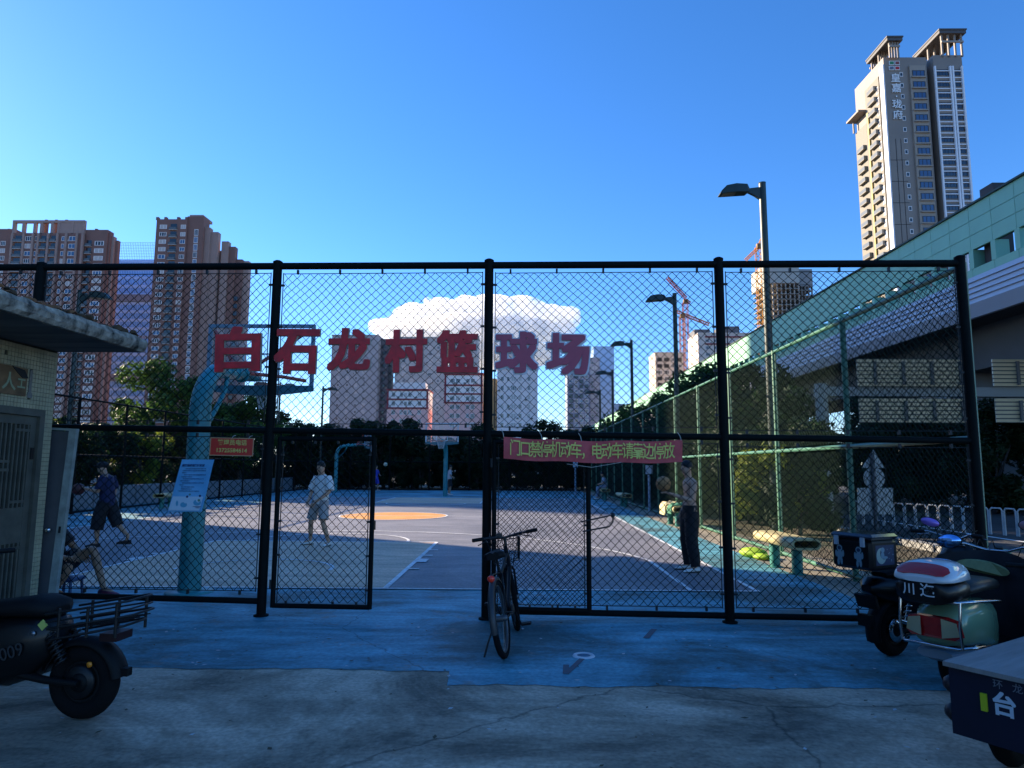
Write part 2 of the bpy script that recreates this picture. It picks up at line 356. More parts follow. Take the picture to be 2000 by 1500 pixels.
def onF(x, y):                                         # pixel -> front fence plane
    d = ray(x, y); t = 7.74/(d.y+0.028*d.x); return C0 + d*t
ZT, ZM = 4.02, 2.05
fence = thing('court_fence', 'tall green chain link fence, coloured dark as in shade, with pipe frame across the court entrance', 'fence', (0, FY(0), 0))
pX = [-5.75, -2.88, -0.375, 2.27, 4.98]
for i, x in enumerate(pX):
    mb = MB(); r = .052 if i in (1,2,3) else .055
    mb.tube([(x,FY(x),-.02),(x,FY(x),4.05)], r, 14); mb.lathe([(r+.004,4.04),(r+.004,4.06),(r*.6,4.075),(.001,4.08)], 14, Matrix.Translation((x,FY(x),0)))
    mb.lathe([(r+.03,.005),(r+.03,.02),(r,.03)], 14, Matrix.Translation((x,FY(x),0)))
    mb.obj('post', paint_shaded, fence, True)
def rail(name, x0, x1, z0, z1, r=.038, par=None, m=None, dy=0):
    mb = MB(); mb.tube([(x0,FY(x0)+dy,z0),(x1,FY(x1)+dy,z1)], r, 12); return mb.obj(name, m or paint_shaded, par or fence, True)
rail('top_rail', -8.0, pX[4], 4.02, 3.985, .042)
rail('middle_rail', -5.75, pX[4], 2.10, 1.975, .036)
rail('bottom_rail', pX[0], pX[1], .205, .165, .034)
rail('bottom_rail', pX[2], pX[4], .095, .06, .034)
def zr(tab, x):
    (x0,z0),(x1,z1) = tab; return z0+(z1-z0)*(x-x0)/(x1-x0)
topz = lambda x: zr(((-8,4.02),(pX[4],3.985)), x); midz = lambda x: zr(((-5.75,2.10),(pX[4],1.975)), x)
def panel(x0, x1, zb, zt, seed, par=None, dy=0, name='chain_link_mesh', w=.098, h=.096):
    g = .03; mb = MB(); a = V((x0+.085,FY(x0)+dy,zb+.06)); b = V((x1-.085,FY(x1)+dy,zb+.06))
    chainlink(mb, a, b-a, (0,0,1), (b-a).length, zt-zb-.12, w, h, jit=.009, seed=seed)
    o = stuff(mb.obj(name, wire_shaded, par or fence, True))
    mb = MB()                                           # tension bars and clips
    for x in (x0+.075, x1-.075): mb.tube([(x,FY(x)+dy,zb+.05),(x,FY(x)+dy,zt-.05)], .006, 6)
    for z in (zb+.06, zt-.06): mb.tube([(x0+.08,FY(x0)+dy,z),(x1-.08,FY(x1)+dy,z)], .005, 6)
    nz = max(2, int((zt-zb)/.42))
    for x, s in ((x0,1),(x1,-1)):
        for k in range(nz): 
            z = lerp(zb+.2, zt-.2, k/(nz-1)); mb.box((x+s*.062,FY(x)+dy,z), (.06,.03,.022))
    nx = max(2, int((x1-x0)/.5))
    for k in range(nx):
        x = lerp(x0+.25, x1-.25, k/(nx-1))
        for z, s in ((zb,1),(zt,-1)): mb.box((x,FY(x)+dy-.01,z+s*.045), (.022,.03,.05))
    stuff(mb.obj('tension_bar', clip_m, par or fence, True))
for i in range(4):
    x0, x1 = pX[i], pX[i+1]; xm = (x0+x1)/2
    panel(x0, x1, midz(xm)+.03, topz(xm)-.03, 10+i)
    if i != 1: panel(x0, x1, (.215 if i == 0 else .105), midz(xm)-.03, 20+i)
# short stub left of the first post, over the hut roof
panel(-8.0, pX[0], 2.6, 4.0, 31)
# gate leaves: left one shut, right one folded back against the fence
def gate(name, label, xa, xb, ya, yb, z0, z1, seed):
    t = thing(name, label, 'gate', ((xa+xb)/2, (ya+yb)/2, 0))
    A, B = V((xa,ya,0)), V((xb,yb,0)); u = (B-A).normalized(); P = lambda s, z: A+u*s+V((0,0,z)); Lg = (B-A).length
    for s in (0, Lg):
        mb = MB(); mb.tube([P(s,z0), P(s,z1)], .027, 10); mb.obj('stile', paint_shaded, t, True)
    for z in (z0+.02, z1-.02):
        mb = MB(); mb.tube([P(0,z), P(Lg,z)], .027, 10); mb.obj('gate_rail', paint_shaded, t, True)
    mb = MB(); chainlink(mb, P(.05,z0+.06), u, (0,0,1), Lg-.1, z1-z0-.12, .098, .096, jit=.009, seed=seed); stuff(mb.obj('chain_link_mesh', wire_shaded, t, True))
    mb = MB()
    for s in (.045, Lg-.045): mb.tube([P(s,z0+.05), P(s,z1-.05)], .006, 6)
    for s in (.03, Lg-.03):
        for k in range(5): p = P(s, lerp(z0+.2,z1-.2,k/4)); mb.box(p, (.05,.03,.022))
    for z in (z0+.05, z1-.05):
        for k in range(4): mb.box(P(lerp(.15,Lg-.15,k/3), z), (.022,.03,.05))
    stuff(mb.obj('tension_bar', clip_m, t, True))
    for z in (z0+.25, z1-.25):
        mb = MB(); mb.tube([P(-.03,z-.05), P(-.03,z+.05)], .02, 8); mb.obj('hinge', clip_m, t, True)
    return t, P, Lg
gl, P, Lg = gate('gate_leaf', 'closed chain link gate leaf hung beside the red telephone sign', -2.755, -1.66, FY(-2.75)+.0, FY(-1.66)-.03, .1, 1.99, 41)
mb = MB(); mb.tube([P(Lg-.02,1.0), P(Lg+.03,1.0)], .012, 6); mb.tube([P(Lg+.03,.96),P(Lg+.03,1.06)], .014, 6); mb.obj('latch_eye', M('rusty_latch', (.09,.045,.02), .7), gl, True)
gr, P, Lg = gate('gate_leaf', 'open chain link gate leaf folded back behind the bicycle with a looped latch', -.29, .74, FY(0)-.1, FY(.8)-.16, .12, 1.96, 43)
mb = MB(); c = P(Lg,1.08)
mb.tube([c+V((-.09,-.06,-.0)), c+V((.2,-.03,.06)), c+V((.26,-.03,.075)), c+V((.26,-.03,.0)), c+V((.22,-.03,-.05)), c+V((-.07,-.06,-.1))], .009, 7)
mb.ell(c+V((.26,-.03,.07)), (.025,.025,.03)); mb.obj('latch', clip_m, gr, True)

# green side fence on the right, its panels share one mesh
def run_fence(name, label, pts, zt, zm, mat_p, mat_w, seed, step=2.93, far=False, cell=.1, r=.003, rails=(True,True,True)):
    A, B = V(pts[0]), V(pts[1]); u = (B-A).normalized(); Ltot = (B-A).length; n = max(1, round(Ltot/step)); d = Ltot/n
    t = thing(name, label, 'fence', A)
    ang = math.atan2(u.y, u.x)
    pm = MB().tube([(0,0,-.02),(0,0,zt+.04)], .045, 10).mesh('post', mat_p)
    wm = MB(); chainlink(wm, (.06,0,.1), (1,0,0), (0,0,1), d-.12, zm-.16, cell, cell, r, jit=.008, seed=seed)
    chainlink(wm, (.06,0,zm+.06), (1,0,0), (0,0,1), d-.12, zt-zm-.12, cell, cell, r, jit=.008, seed=seed+1)
    wm = wm.mesh('chain_link_mesh', mat_w)
    rm = MB().tube([(0,0,0),(d,0,0)], .036, 8).mesh('rail', mat_p)
    tb = MB()
    for x in (.075, d-.075): tb.tube([(x,0,.1),(x,0,zt-.05)], .008, 5)
    tb = tb.mesh('tension_bar', mat_p)
    for k in range(n+1):
        q = u*(k*d)
        link('post', pm, t, loc=q, rot=(0,0,ang))
        if k < n:
            stuff(link('chain_link_mesh', wm, t, loc=q, rot=(0,0,ang)))
            for z in (zt, zm, .07): link('rail', rm, t, loc=q+V((0,0,z)), rot=(0,0,ang))
            stuff(link('tension_bar', tb, t, loc=q, rot=(0,0,ang)))
    return t
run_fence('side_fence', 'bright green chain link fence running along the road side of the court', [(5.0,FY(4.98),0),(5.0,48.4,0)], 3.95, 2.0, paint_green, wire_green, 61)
run_fence('side_fence', 'dark chain link fence along the hedge side of the court', [(-15.2,9.0,0),(-15.2,49,0)], 3.95, 2.0, paint_shaded, wire_shaded, 63, cell=.12)
run_fence('end_fence', 'dark chain link fence closing the far end of the court', [(-15.1,49.3,0),(4.9,49.3,0)], 3.95, 2.0, paint_shaded, wire_shaded, 65, cell=.14, r=.005)
# ------------------------------------------------------------------ the seven big characters on the fence
red_face = M('weathered_red_board', (.75,.022,.03), .45, var=.25, scale=7, spec=.4, rgb2=(.42,.022,.026))
mauve_face = M('faded_mauve_red_board', (.5,.09,.13), .5, var=.12, scale=4)
edge_lit = M('lit_board_edge', (.6,.52,.42), .6, var=.3, scale=20)  # weathered pale outline paints the light on the first five edges
edge_white = M('white_outline_film', (.85,.85,.88), .5)
spots = [('白',(426,640,513,727)),('石',(540,645,626,731)),('龙',(643,643,726,725)),('村',(754,646,836,729)),('篮',(854,647,934,729)),('球',(968,650,1050,730)),('场',(1067,653,1150,733))]
where = ['leaning beside the first fence post','second, hung over the near backboard','third, in front of the grey slab block','fourth, in front of the grey slab block','fifth, just before the middle fence post','sixth, white edged, just past the middle fence post','last of the row, with a white outline']
for i, (chx, (x0,y0,x1,y1)) in enumerate(spots):
    c = onF((x0+x1)/2, (y0+y1)/2); w = (onF(x1,y0)-onF(x0,y0)).length; h = (onF(x0,y0)-onF(x0,y1)).length
    a = -math.atan(.028)
    t = thing('sign_character', 'red cut-out Chinese character %s, %s' % (chx, where[i]), 'sign', (c.x, FY(c.x)-.075, c.z), a, 'big red characters wired to the fence')
    t.rotation_euler = (0, R((-1.5,.5,0,-.5,.5,0,1)[i]), a)
    face = bold_mesh(text_mesh(chx, 1.0, .012, 0, red_face if i < 5 else mauve_face), .039, .032)
    b = mesh_bounds(face); sx, sy = w/(b[1]-b[0]), h/(b[3]-b[2]); cx, cy = (b[0]+b[1])/2, (b[2]+b[3])/2
    back = bold_mesh(text_mesh(chx, 1.0, .02, 0, edge_lit if i < 5 else edge_white), *((.05,.042) if i < 5 else (.072,.063)))
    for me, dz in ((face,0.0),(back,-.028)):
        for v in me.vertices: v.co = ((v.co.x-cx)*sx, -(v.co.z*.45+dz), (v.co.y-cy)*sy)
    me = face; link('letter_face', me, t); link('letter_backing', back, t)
def board_text(par, body, size, x, z, mat, y=-.006, offset=0.0, sx=1.0, sz=1.0, name='lettering', align='CENTER', skew=0):
    me = text_mesh(body, size, .0008, offset, mat, align)
    for v in me.vertices: v.co = (v.co.x*sx + x + skew*v.co.y, y - v.co.z, v.co.y*sz + z)
    return link(name, me, par)
# red telephone board
c = onF(457,873); t = thing('telephone_sign', 'small red board with yellow telephone number tied to the fence', 'sign', (c.x, FY(c.x)-.06, c.z), -.028)
t.rotation_euler = (0, R(.9), -.028)
wd, ht = .505, .205
mb = MB(); mb.box((0,0,0), (wd,.006,ht)); mb.obj('board', M('red_print_board', (.55,.03,.02), .4), t)
mb = MB()
for z in (-ht/2+.004, ht/2-.004): mb.box((0,-.0045,z), (wd,.003,.008))
for x in (-wd/2+.004, wd/2-.004): mb.box((x,-.0045,0), (.008,.003,ht-.016))
mb.obj('border', M('tan_border', (.5,.32,.16), .6), t)
ylet = M('yellow_print', (.62,.5,.12), .5)
board_text(t, '管理员电话', .068, .005, .045, ylet, offset=.0012); board_text(t, '13725584614', .064, 0, -.043, ylet, offset=.0012, sx=1.03)
mb = MB()
for x, z in ((-.005,ht/2),(.19,ht/2),(.02,-ht/2),(.22,-ht/2)):
    mb.tube([(x,-.006,z-.01),(x,.03,z+.02),(x+.02,.05,z+.03)], .003, 5)
mb.obj('wire_tie', M('pale_wire', (.5,.5,.48), .5), t)
# pale blue notice
c = onF(378,948); t = thing('rules_notice', 'pale blue printed notice sheet with an illustration hung askew on the fence', 'notice', (c.x, FY(c.x)-.05, c.z), -.028)
hw, hh, sh = .192, .293, .062
def nq(x, z, y=0): return (x*2*hw*.5 + sh*z, y, z*hh)
mb = MB(); nx, nz = 8, 10
vs = []; fs = []
for j in range(nz+1):
    for i in range(nx+1):
        x, z = lerp(-1,1,i/nx), lerp(-1,1,j/nz); q = nq(x, z, .006*math.sin(x*3+z*2)-.008*x*z); vs.append(q)
for j in range(nz):
    for i in range(nx): a = j*(nx+1)+i; fs.append((a,a+1,a+nx+2,a+nx+1))
nblue = M('notice_paper_blue', (.15,.42,.66), .35, var=.3, scale=4, rgb2=(.07,.32,.6))
mb.add(vs, fs, sm=True); mb.obj('sheet', nblue, t)
ink = M('navy_ink', (.012,.03,.12), .6)
board_text(t, '篮球场使用管理规定', .029, .018, .225, ink, y=-.017, offset=.0011, sx=1.0, skew=.2)
rnd = random.Random(5)
pool = '为了维护球场的正常秩序保障大家安全锻炼请自觉遵守以下规定爱护设施不得攀爬篮架保持场内清洁禁止吸烟乱扔垃圾衣着整齐文明用语'
zz = .188
for nchar, ind in ((19,.03),(22,0),(4,0),(20,.03),(10,0),(19,.03),(9,0),(20,.03),(4,0),(12,.03),(10,.03),(20,0)):
    st = rnd.randrange(len(pool)); tx = ''.join(pool[(st+k) % len(pool)] for k in range(nchar))
    board_text(t, tx, .0125, -.135+ind+.2*zz*.9, zz, ink, y=-.017, align='LEFT', name='small_print'); zz -= .0228
pic = [M('print_teal', (.08,.33,.5), .5), M('print_pale', (.45,.6,.72), .5), M('print_green', (.08,.22,.16), .5), ink]
mb = MB()
def blob(cx, cz, rx, rz_, mi, y=-.017, n=12): mb.add([(cx+rx*math.cos(6.283*k/n)+.2*cz*.9, y, cz+rz_*math.sin(6.283*k/n)) for k in range(n)], [tuple(range(n))], mi)
mb.add([nq(-.95,-.95,-.0155),nq(.9,-.95,-.0155),nq(.93,-.42,-.0155),nq(-.9,-.42,-.0155)], [(0,1,2,3)], 1)
for cx, cz, rx, rz_, mi in ((-.03,-.215,.04,.03,0),(-.02,-.165,.025,.035,1),(-.01,-.125,.013,.014,3),(.015,-.10,.011,.011,2),(.12,-.19,.045,.035,0),(.125,-.155,.028,.035,1),(.135,-.115,.014,.013,3),(.135,-.165,.015,.015,2),(-.11,-.2,.014,.032,0),(.13,-.235,.055,.004,3),(.14,-.248,.03,.004,3)):
    blob(cx, cz, rx, rz_, mi, y=-.017-.0006*mi-.0002*cx)
mb.obj('illustration', pic, t)
# red banner with yellow characters
p0, p1, p2, p3 = onF(985,855), onF(1322,861), onF(1322,902), onF(985,896)
t = thing('banner', 'long faded red cloth banner with yellow characters tied below the middle rail', 'banner', (p0.x, FY(p0.x)-.25, p0.z), -.028)
BWd, BHt = (p1-p0).length, (p0-p3).length; slope = (p1.z-p0.z)/BWd
def bq(x, z, d=0):   # x 0..BWd, z 0 top .. -BHt
    u_ = x/BWd; sagz = -.012*math.sin(u_*math.pi*3)**2 + slope*x - .02*math.sin(math.pi*u_)
    return V((x, .007*math.sin(x*9+z*14)+.006*math.sin(x*31-z*25)-d, z + sagz))
mb = MB(); nx, nz = 110, 12; vs = []; fs = []
for j in range(nz+1):
    for i in range(nx+1): vs.append(bq(BWd*i/nx, -BHt*j/nz))
for j in range(nz):
    for i in range(nx): a = j*(nx+1)+i; fs.append((a,a+nx+1,a+nx+2,a+1))
mb.add(vs, fs, sm=True); mb.obj('cloth', M('faded_red_cloth', (.65,.1,.1), .75, var=.25, scale=6), t)
btxt = '门口禁停机动车，电动车请靠边停放'; by = M('faded_yellow_print', (.75,.65,.15), .7)
for i, chx in enumerate(btxt):
    me = text_mesh(chx, .16, .0, .0015, by)
    if not len(me.vertices): continue
    cx = .07 + (BWd-.16)*(i+.5)/len(btxt); 
    for v in me.vertices: v.co = bq(cx+v.co.x*.82, -BHt/2-.003+v.co.y*1.15, .016)
    link('lettering', me, t)
mb = MB()
for x in (0, .42, .85, BWd-.01):
    q = bq(x, -.005); mb.tube([q, q+V((-.01,.02,.05)), q+V((-.03,.05,.09))], .004, 5)
q = bq(BWd*.33,-BHt); q2 = bq(BWd*.66,-BHt)
mb.tube([q+V((.05,0,-.03)), (q+q2)/2+V((0,0,-.06)), q2+V((0,0,.0))], .003, 5)
mb.obj('tie_string', M('pale_string', (.5,.48,.42), .8), t)
# ------------------------------------------------------------------ buildings
brown = M('brown_tower_tile', (.23,.125,.1), .75, var=.12, scale=.25); brown_trim_lit = M('light_brown_trim_and_lit_tile', (.36,.25,.21), .75, var=.1, scale=.25)
wframe = M('pale_window_frame', (.75,.72,.7), .6); dframe = M('dark_window_frame', (.035,.035,.04), .5)
pane_b = glass_mat('sky_blue_pane', (.03,.09,.2), .05, metal=.0, spec=1.0); pane_d = glass_mat('dark_pane', (.02,.024,.03), .12); pane_c = M('curtained_pane', (.5,.46,.43), .4)
slab_m = M('pale_balcony_slab', (.5,.47,.45), .7)
def win_mesh(fm, pm, bars=1, fw=.09):
    mb = MB(); e = fw
    mb.bb(-.5,.5,-.06,.0,-.5,-.5+e,0); mb.bb(-.5,.5,-.06,.0,.5-e,.5,0); mb.bb(-.5,-.5+e,-.06,.0,-.5+e,.5-e,0); mb.bb(.5-e,.5,-.06,.0,-.5+e,.5-e,0)
    for k in range(bars): x = -.5+(k+1)/(bars+1); mb.bb(x-e*.35,x+e*.35,-.05,0,-.5+e,.5-e,0)
    mb.bb(-.5+e,.5-e,-.02,0,-.5+e,.5-e,1)
    return mb.mesh('window', [fm, pm])
WIN = [win_mesh(wframe, pane_b, 1), win_mesh(wframe, pane_d, 2), win_mesh(wframe, pane_c, 1), win_mesh(dframe, pane_d, 1), win_mesh(wframe, pane_b, 2)]
BALC = MB(); BALC.bb(-.5,.5,-.9,0,-.5,-.44,0); BALC.bb(-.5,.5,-.9,-.84,-.44,-.12,2); BALC.bb(-.42,.42,-.03,0,-.44,.42,1); BALC.bb(-.5,-.45,-.9,0,-.44,-.12,2); BALC.bb(.45,.5,-.9,0,-.44,-.12,2)
BALC = BALC.mesh('balcony', [slab_m, pane_d, M('balcony_rail_glass', (.1,.12,.13), .3)])
def gridwin(par, rnd, x0, x1, z0, dz, n, y, hfrac=.52, kinds=(0,1,2), name='window', face='y', me=None, skip=0):
    for k in range(n):
        if skip and rnd.random() < skip: continue
        m = me or WIN[rnd.choice(kinds)]
        if face == 'y': link(name, m, par, True, loc=((x0+x1)/2, y, z0+dz*(k+.5)), scale=(x1-x0, 1, dz*hfrac))
        else: link(name, m, par, True, loc=(y, (x0+x1)/2, z0+dz*(k+.5)), rot=(0,0,-math.pi/2), scale=(x1-x0, 1, dz*hfrac))   # faces -X
ACU = MB().bb(-.42,.42,-.38,0,-.3,.3).bb(-.3,.3,-.4,-.38,-.22,.22,1).mesh('air_conditioner', [M('ac_casing', (.55,.54,.52), .6), M('ac_grille', (.12,.12,.12), .7)])
def acs(par, rnd, x0, x1, z0, dz, n, y, p=.5):
    for k in range(n):
        if rnd.random() < p: link('air_conditioner', ACU, par, True, loc=(rnd.choice((x0-.5,x1+.5)), y, z0+dz*(k+.22)))
def wallbox(par, x0, x1, y0, y1, z0, z1, m, name='wall'):
    mb = MB(); mb.bb(x0,x1,y0,y1,z0,z1); return mb.obj(name, m, par, True)
rnd = random.Random(21)
def fx(D, px, py=460): return onY(px, py, D).x
def fz(D, px, py): return onY(px, py, D).z
# brown tower A
D = 255; t = thing('apartment_tower', 'wide brown apartment tower with roof frame openings and a stepped right end', 'tower', (fx(D,120),D,0))
zt = fz(D,100,430); ztb = fz(D,100,455); dz = 3.0
n = 24; z0 = ztb-.8-n*dz
wallbox(t, fx(D,-40), fx(D,24), D+1.2, D+16, 0, fz(D,10,445), brown)
wallbox(t, fx(D,25), fx(D,163), D, D+6, 0, ztb, brown)
wallbox(t, fx(D,163), fx(D,207), D+1.0, D+5, 0, fz(D,190,447), brown)
for k, (a, b, ty) in enumerate(((207,216,452),(216,224,458),(224,232,464))): dy = 1.6+.9*k; wallbox(t, fx(D+dy,a), fx(D+dy,b), D+dy, D+dy+1.6, 0, fz(D,a,ty), brown if k != 1 else brown_trim_lit)  # paler middle step paints the light on the right-facing end
mb = MB(); xs = [25,38,48,52,63,68,74,85,97,104,111,125,150,163]      # roof frame: columns and a beam with real gaps
for a in (25,44,66,79,100,113,140,161): mb.bb(fx(D,a)-.5,fx(D,a)+.5,D,D+1.2,ztb-.2,zt)
mb.bb(fx(D,25)-.5,fx(D,163),D-.03,D+1.25,zt-1.0,zt); mb.bb(fx(D,113),fx(D,162),D+.1,D+1.1,ztb,zt-.9)
mb.obj('roof_frame', brown_trim_lit, t, True)
mb = MB()
for a in (8,80,100,120,180): mb = MB(); mb.bb(fx(D,a)-.45,fx(D,a)+.45,D+2,D+3.2,zt-6,(zt if 26<a<160 else fz(D,a,448))+1.0); mb.obj('roof_pier', brown, t, True)
for a in (26,48,66,77,96,114,131,152,163): wallbox(t, fx(D,a)-.4, fx(D,a)+.4, D-.7, D+.2, 0, ztb-.3, brown_trim_lit, 'pilaster')
for a, b, kind in ((29,46,'b'),(50,63,'w'),(69,75,'w'),(80,93,'b'),(100,112,'b'),(121,130,'w'),(135,149,'w')):
    gridwin(t, rnd, fx(D,a), fx(D,b), z0, dz, n, D, .62 if kind == 'w' else .95, (0,0,2,1), me=BALC if kind == 'b' else None, name='balcony' if kind == 'b' else 'window')
for a, b in ((50,63),(135,149)): acs(t, rnd, fx(D,a), fx(D,b), z0, dz, n, D, .4)
gridwin(t, rnd, fx(D,-2), fx(D,8), z0-1.5, dz, n, D+1.2, .6, (1,2))
gridwin(t, rnd, fx(D,166), fx(D,178), z0-1.5, dz, n, D+1, .95, me=BALC, name='balcony'); gridwin(t, rnd, fx(D,183), fx(D,201), z0-1.5, dz, n, D+1, .6, (1,2,4))
# brown tower B
t = thing('apartment_tower', 'slim brown apartment tower with plain ribbed side steps beside the glass office block', 'tower', (fx(D,390),D,0))
zt = fz(D,340,428); n = 26; z0 = zt-1.6-n*dz
wallbox(t, fx(D,304), fx(D,364), D, D+10, 0, zt, brown)
wallbox(t, fx(D,362), fx(D,394), D+.8, D+6, 0, fz(D,380,421), brown)
wallbox(t, fx(D,363), fx(D,390), D+2, D+10, fz(D,380,421), fz(D,380,416), brown_trim_lit, 'roof_cap')
for a, b, ty, m, dy in ((394,410,440,brown_trim_lit,2.5),(410,426,447,brown_trim_lit,3.5),(426,434,480,brown,6),(434,447,463,brown_trim_lit,5),(447,461,472,brown,6),(461,476,495,brown,7.5),(476,489,497,brown_trim_lit,8.5)):  # paler steps paint the light caught by the right-facing sides
    wallbox(t, fx(D+dy,a), fx(D+dy,b), D+dy, D+dy+2.5, 0, fz(D,a,ty), m)
for a in (304,320,345,361): mb = MB(); mb.bb(fx(D,a)-.5,fx(D,a)+.5,D+.3,D+1.5,zt-.2,zt+1.0); mb.obj('roof_pier', brown, t, True)
for a, b, kind in ((311,325,'w'),(331,346,'b'),(352,362,'w')):
    gridwin(t, rnd, fx(D,a), fx(D,b), z0, dz, n, D, .55 if kind == 'w' else .95, (2,1,0), me=BALC if kind == 'b' else None, name='balcony' if kind == 'b' else 'window')
gridwin(t, rnd, fx(D,377), fx(D,385), z0-2, dz, n, D+.8, .85, (4,4,1))
gridwin(t, rnd, fx(D,427), fx(D,433), z0-14, dz, n-5, D+6, .6, (3,)); 
gridwin(t, rnd, fx(D,450), fx(D,458), z0-12, dz, n-5, D+6, .6, (3,))
# a tower and a block added out of view on the sun side to shade the court
t = thing('apartment_tower', 'brown apartment tower added out of view beyond the hut side to shade the far court', 'tower', (-138,130,0))
wallbox(t, -150, -126, 120, 140, 0, 92, brown)
gridwin(t, rnd, -148, -144, 4, 3, 28, 120, .5, (1,2)); gridwin(t, rnd, -140, -132, 4, 3, 28, 120, .95, me=BALC, name='balcony')
t = thing('shade_block', 'long pale tiled block added out of view behind the hut to shade the foreground', 'building', (-34,0,0))
wallbox(t, -42, -26, -34, 30.2, 0, 24, M('pale_shade_block_tile', (.5,.47,.42), .75, var=.1, scale=.4))
for k in range(6): gridwin(t, rnd, -40+k*2.4, -38.6+k*2.4, 3, 3.1, 6, -34, .5, (1,2))
for k in range(12): gridwin(t, rnd, -30+k*4.8, -27.6+k*4.8, 3, 3.1, 6, -42, .5, (1,2), face='x')
# glass office block
D = 300; t = thing('office_block', 'blue glass curtain wall office block between the two brown towers', 'building', (fx(D,268),D,0))
curtain = M('blue_curtain_glass', (.2,.5,.95), .15, metal=.1, var=.25, scale=.15, spec=1.0); mull = M('aluminium_mullion', (.4,.62,.9), .4); steelb = M('grey_service_band', (.2,.22,.26), .6)
xa, xb = fx(D,226,560), fx(D,312,560); zt = fz(D,260,474); zg = fz(D,260,507)
wallbox(t, xa, xb, D, D+25, 0, zg, curtain, 'glass_wall')
for k in range(22):
    z = zg-.2-k*3.9
    if z < 3: break
    mb = MB(); mb.bb(xa-.05,xb+.05,D-.18,D,z-1.3,z); mb.obj('spandrel', mull if k not in (9,18) else steelb, t, True)
mb = MB()
for k in range(27): x = lerp(xa,xb,k/26); mb.bb(x-.07,x+.07,D-.3,D-.185,0,zt)
for k in range(7): z = lerp(zg,zt,k/6); mb.bb(xa,xb,D-.26,D-.2,z-.06,z+.06)
stuff(mb.obj('mullion', mull, t, True))
mb = MB()
for z in (fz(D,260,580), fz(D,260,735)): mb = MB(); mb.bb(xa-.3,xb+.3,D-.8,D-.32,z-2.2,z+1); mb.obj('service_band', steelb, t, True)

# centre: village houses and slabs behind
pinkw = M('pink_wall_tile', (.88,.5,.44), .7, var=.1, scale=.3); whitew = M('white_wall_tile', (.88,.82,.78), .7, var=.1, scale=.3); redband = M('dark_red_band', (.3,.06,.07), .7)
greyw = M('grey_slab_render', (.42,.42,.43), .8, var=.15, scale=.2); greyw2 = M('grey_slab_side', (.46,.46,.45), .8, var=.15, scale=.2); beige = M('beige_tower_render', (.6,.52,.42), .75, var=.12, scale=.2)
def block(name, label, D, px0, px1, ytop, m, depth=14, cols=(), dz=3.1, n=10, win=(1,2), hf=.5, zoff=1.6, yref=760, cat='building', side=None):
    t = thing(name, label, cat, ((fx(D,px0,yref)+fx(D,px1,yref))/2, D, 0)); zt = fz(D,(px0+px1)/2,ytop)
    wallbox(t, fx(D,px0,yref), fx(D,px1,yref), D, D+depth, 0, zt, m)
    mb = MB(); mb.bb(fx(D,px0,yref)-.2,fx(D,px1,yref)+.2,D-.2,D+depth,zt,zt+.5); mb.obj('parapet', m, t, True)
    for a, b in cols: gridwin(t, rnd, fx(D,a,yref), fx(D,b,yref), zt-zoff-n*dz, dz, n, D, hf, win)
    for a, b in cols[::2]: acs(t, rnd, fx(D,a,yref), fx(D,b,yref), zt-zoff-n*dz, dz, n, D, .45 if D < 330 else 0)
    return t, zt
block('slab_block', 'tall blue-grey slab block with few small windows behind the third character', 310, 645, 736, 656, greyw, 16, ((657,662),(675,680),(692,697),(707,713)), n=14, zoff=12)
block('slab_block', 'dark narrow slab wing set back beside the blue-grey slab block', 316, 733, 757, 664, M('dark_slab_render', (.12,.13,.15), .8), 14, ((744,751),), n=16, win=(3,))
block('slab_block', 'grey-green tall slab block rising behind the pink and white houses', 312, 770, 868, 660, greyw2, 14, ((785,791),(800,806),(835,843),(852,858)), n=15, zoff=3)
block('slab_block', 'pale tall slab block with rooftop boxes above the fifth character', 318, 876, 932, 655, greyw2, 14, ((884,890),(905,911),(920,926)), n=15)
def pinkhouse(label, px0, px1, yt, ymid, cols, bands):
    D = 235; t = thing('village_house', label, 'house', (fx(D,(px0+px1)/2,780),D,0)); zt, zm = fz(D,800,yt), fz(D,800,ymid); a, b = fx(D,px0,780), fx(D,px1,780)
    wallbox(t, a, b, D, D+12, 0, zm, pinkw); wallbox(t, a, b, D, D+12, zm, zt, whitew, 'upper_wall')
    for y in bands: z = fz(D,800,y); mb = MB(); mb.bb(a-.25,b+.25,D-.3,D,z-.25,z+.25); mb.obj('band', redband, t, True)
    for x in (a+.25, b-.25): mb = MB(); mb.bb(x-.3,x+.3,D-.25,D,zm,zt-.4); mb.obj('corner_pilaster', redband, t, True)
    mb = MB(); mb.bb(a-.3,b+.3,D-.4,D+12,zt,zt+.4); mb.obj('roof_slab', redband, t, True)
    mb = MB(); mb.bb(lerp(a,b,.1),lerp(a,b,.9),D+3,D+9,zt+.4,zt+3.0); mb.obj('roof_house', whitew, t, True)
    for c0, c1 in cols: gridwin(t, rnd, fx(D,c0,780), fx(D,c1,780), zm-8*3.05, 3.05, 8+int((zt-zm)/3.05), D, .5, (1,1,2)); acs(t, rnd, fx(D,c0,780), fx(D,c1,780), zm-8*3.05, 3.05, 8+int((zt-zm)/3.05), D, .3)
pinkhouse('pink village house with two white upper floors and dark red bands', 756, 836, 762, 797, ((765,772),(781,787),(789,795),(797,804),(816,823)), (762,780,797))
pinkhouse('taller pink village house with three white floors and red corner pilasters', 868, 942, 730, 786, ((879,888),(890,898),(910,917),(919,927)), (731,752,769,786))
block('village_house', 'pale house front with many small windows seen past the middle fence post', 228, 971, 1050, 722, M('pale_pink_tile', (.84,.74,.72), .7, var=.1, scale=.3), 13, ((978,984),(990,995),(998,1008),(1013,1019),(1030,1036)), n=9, cat='house')
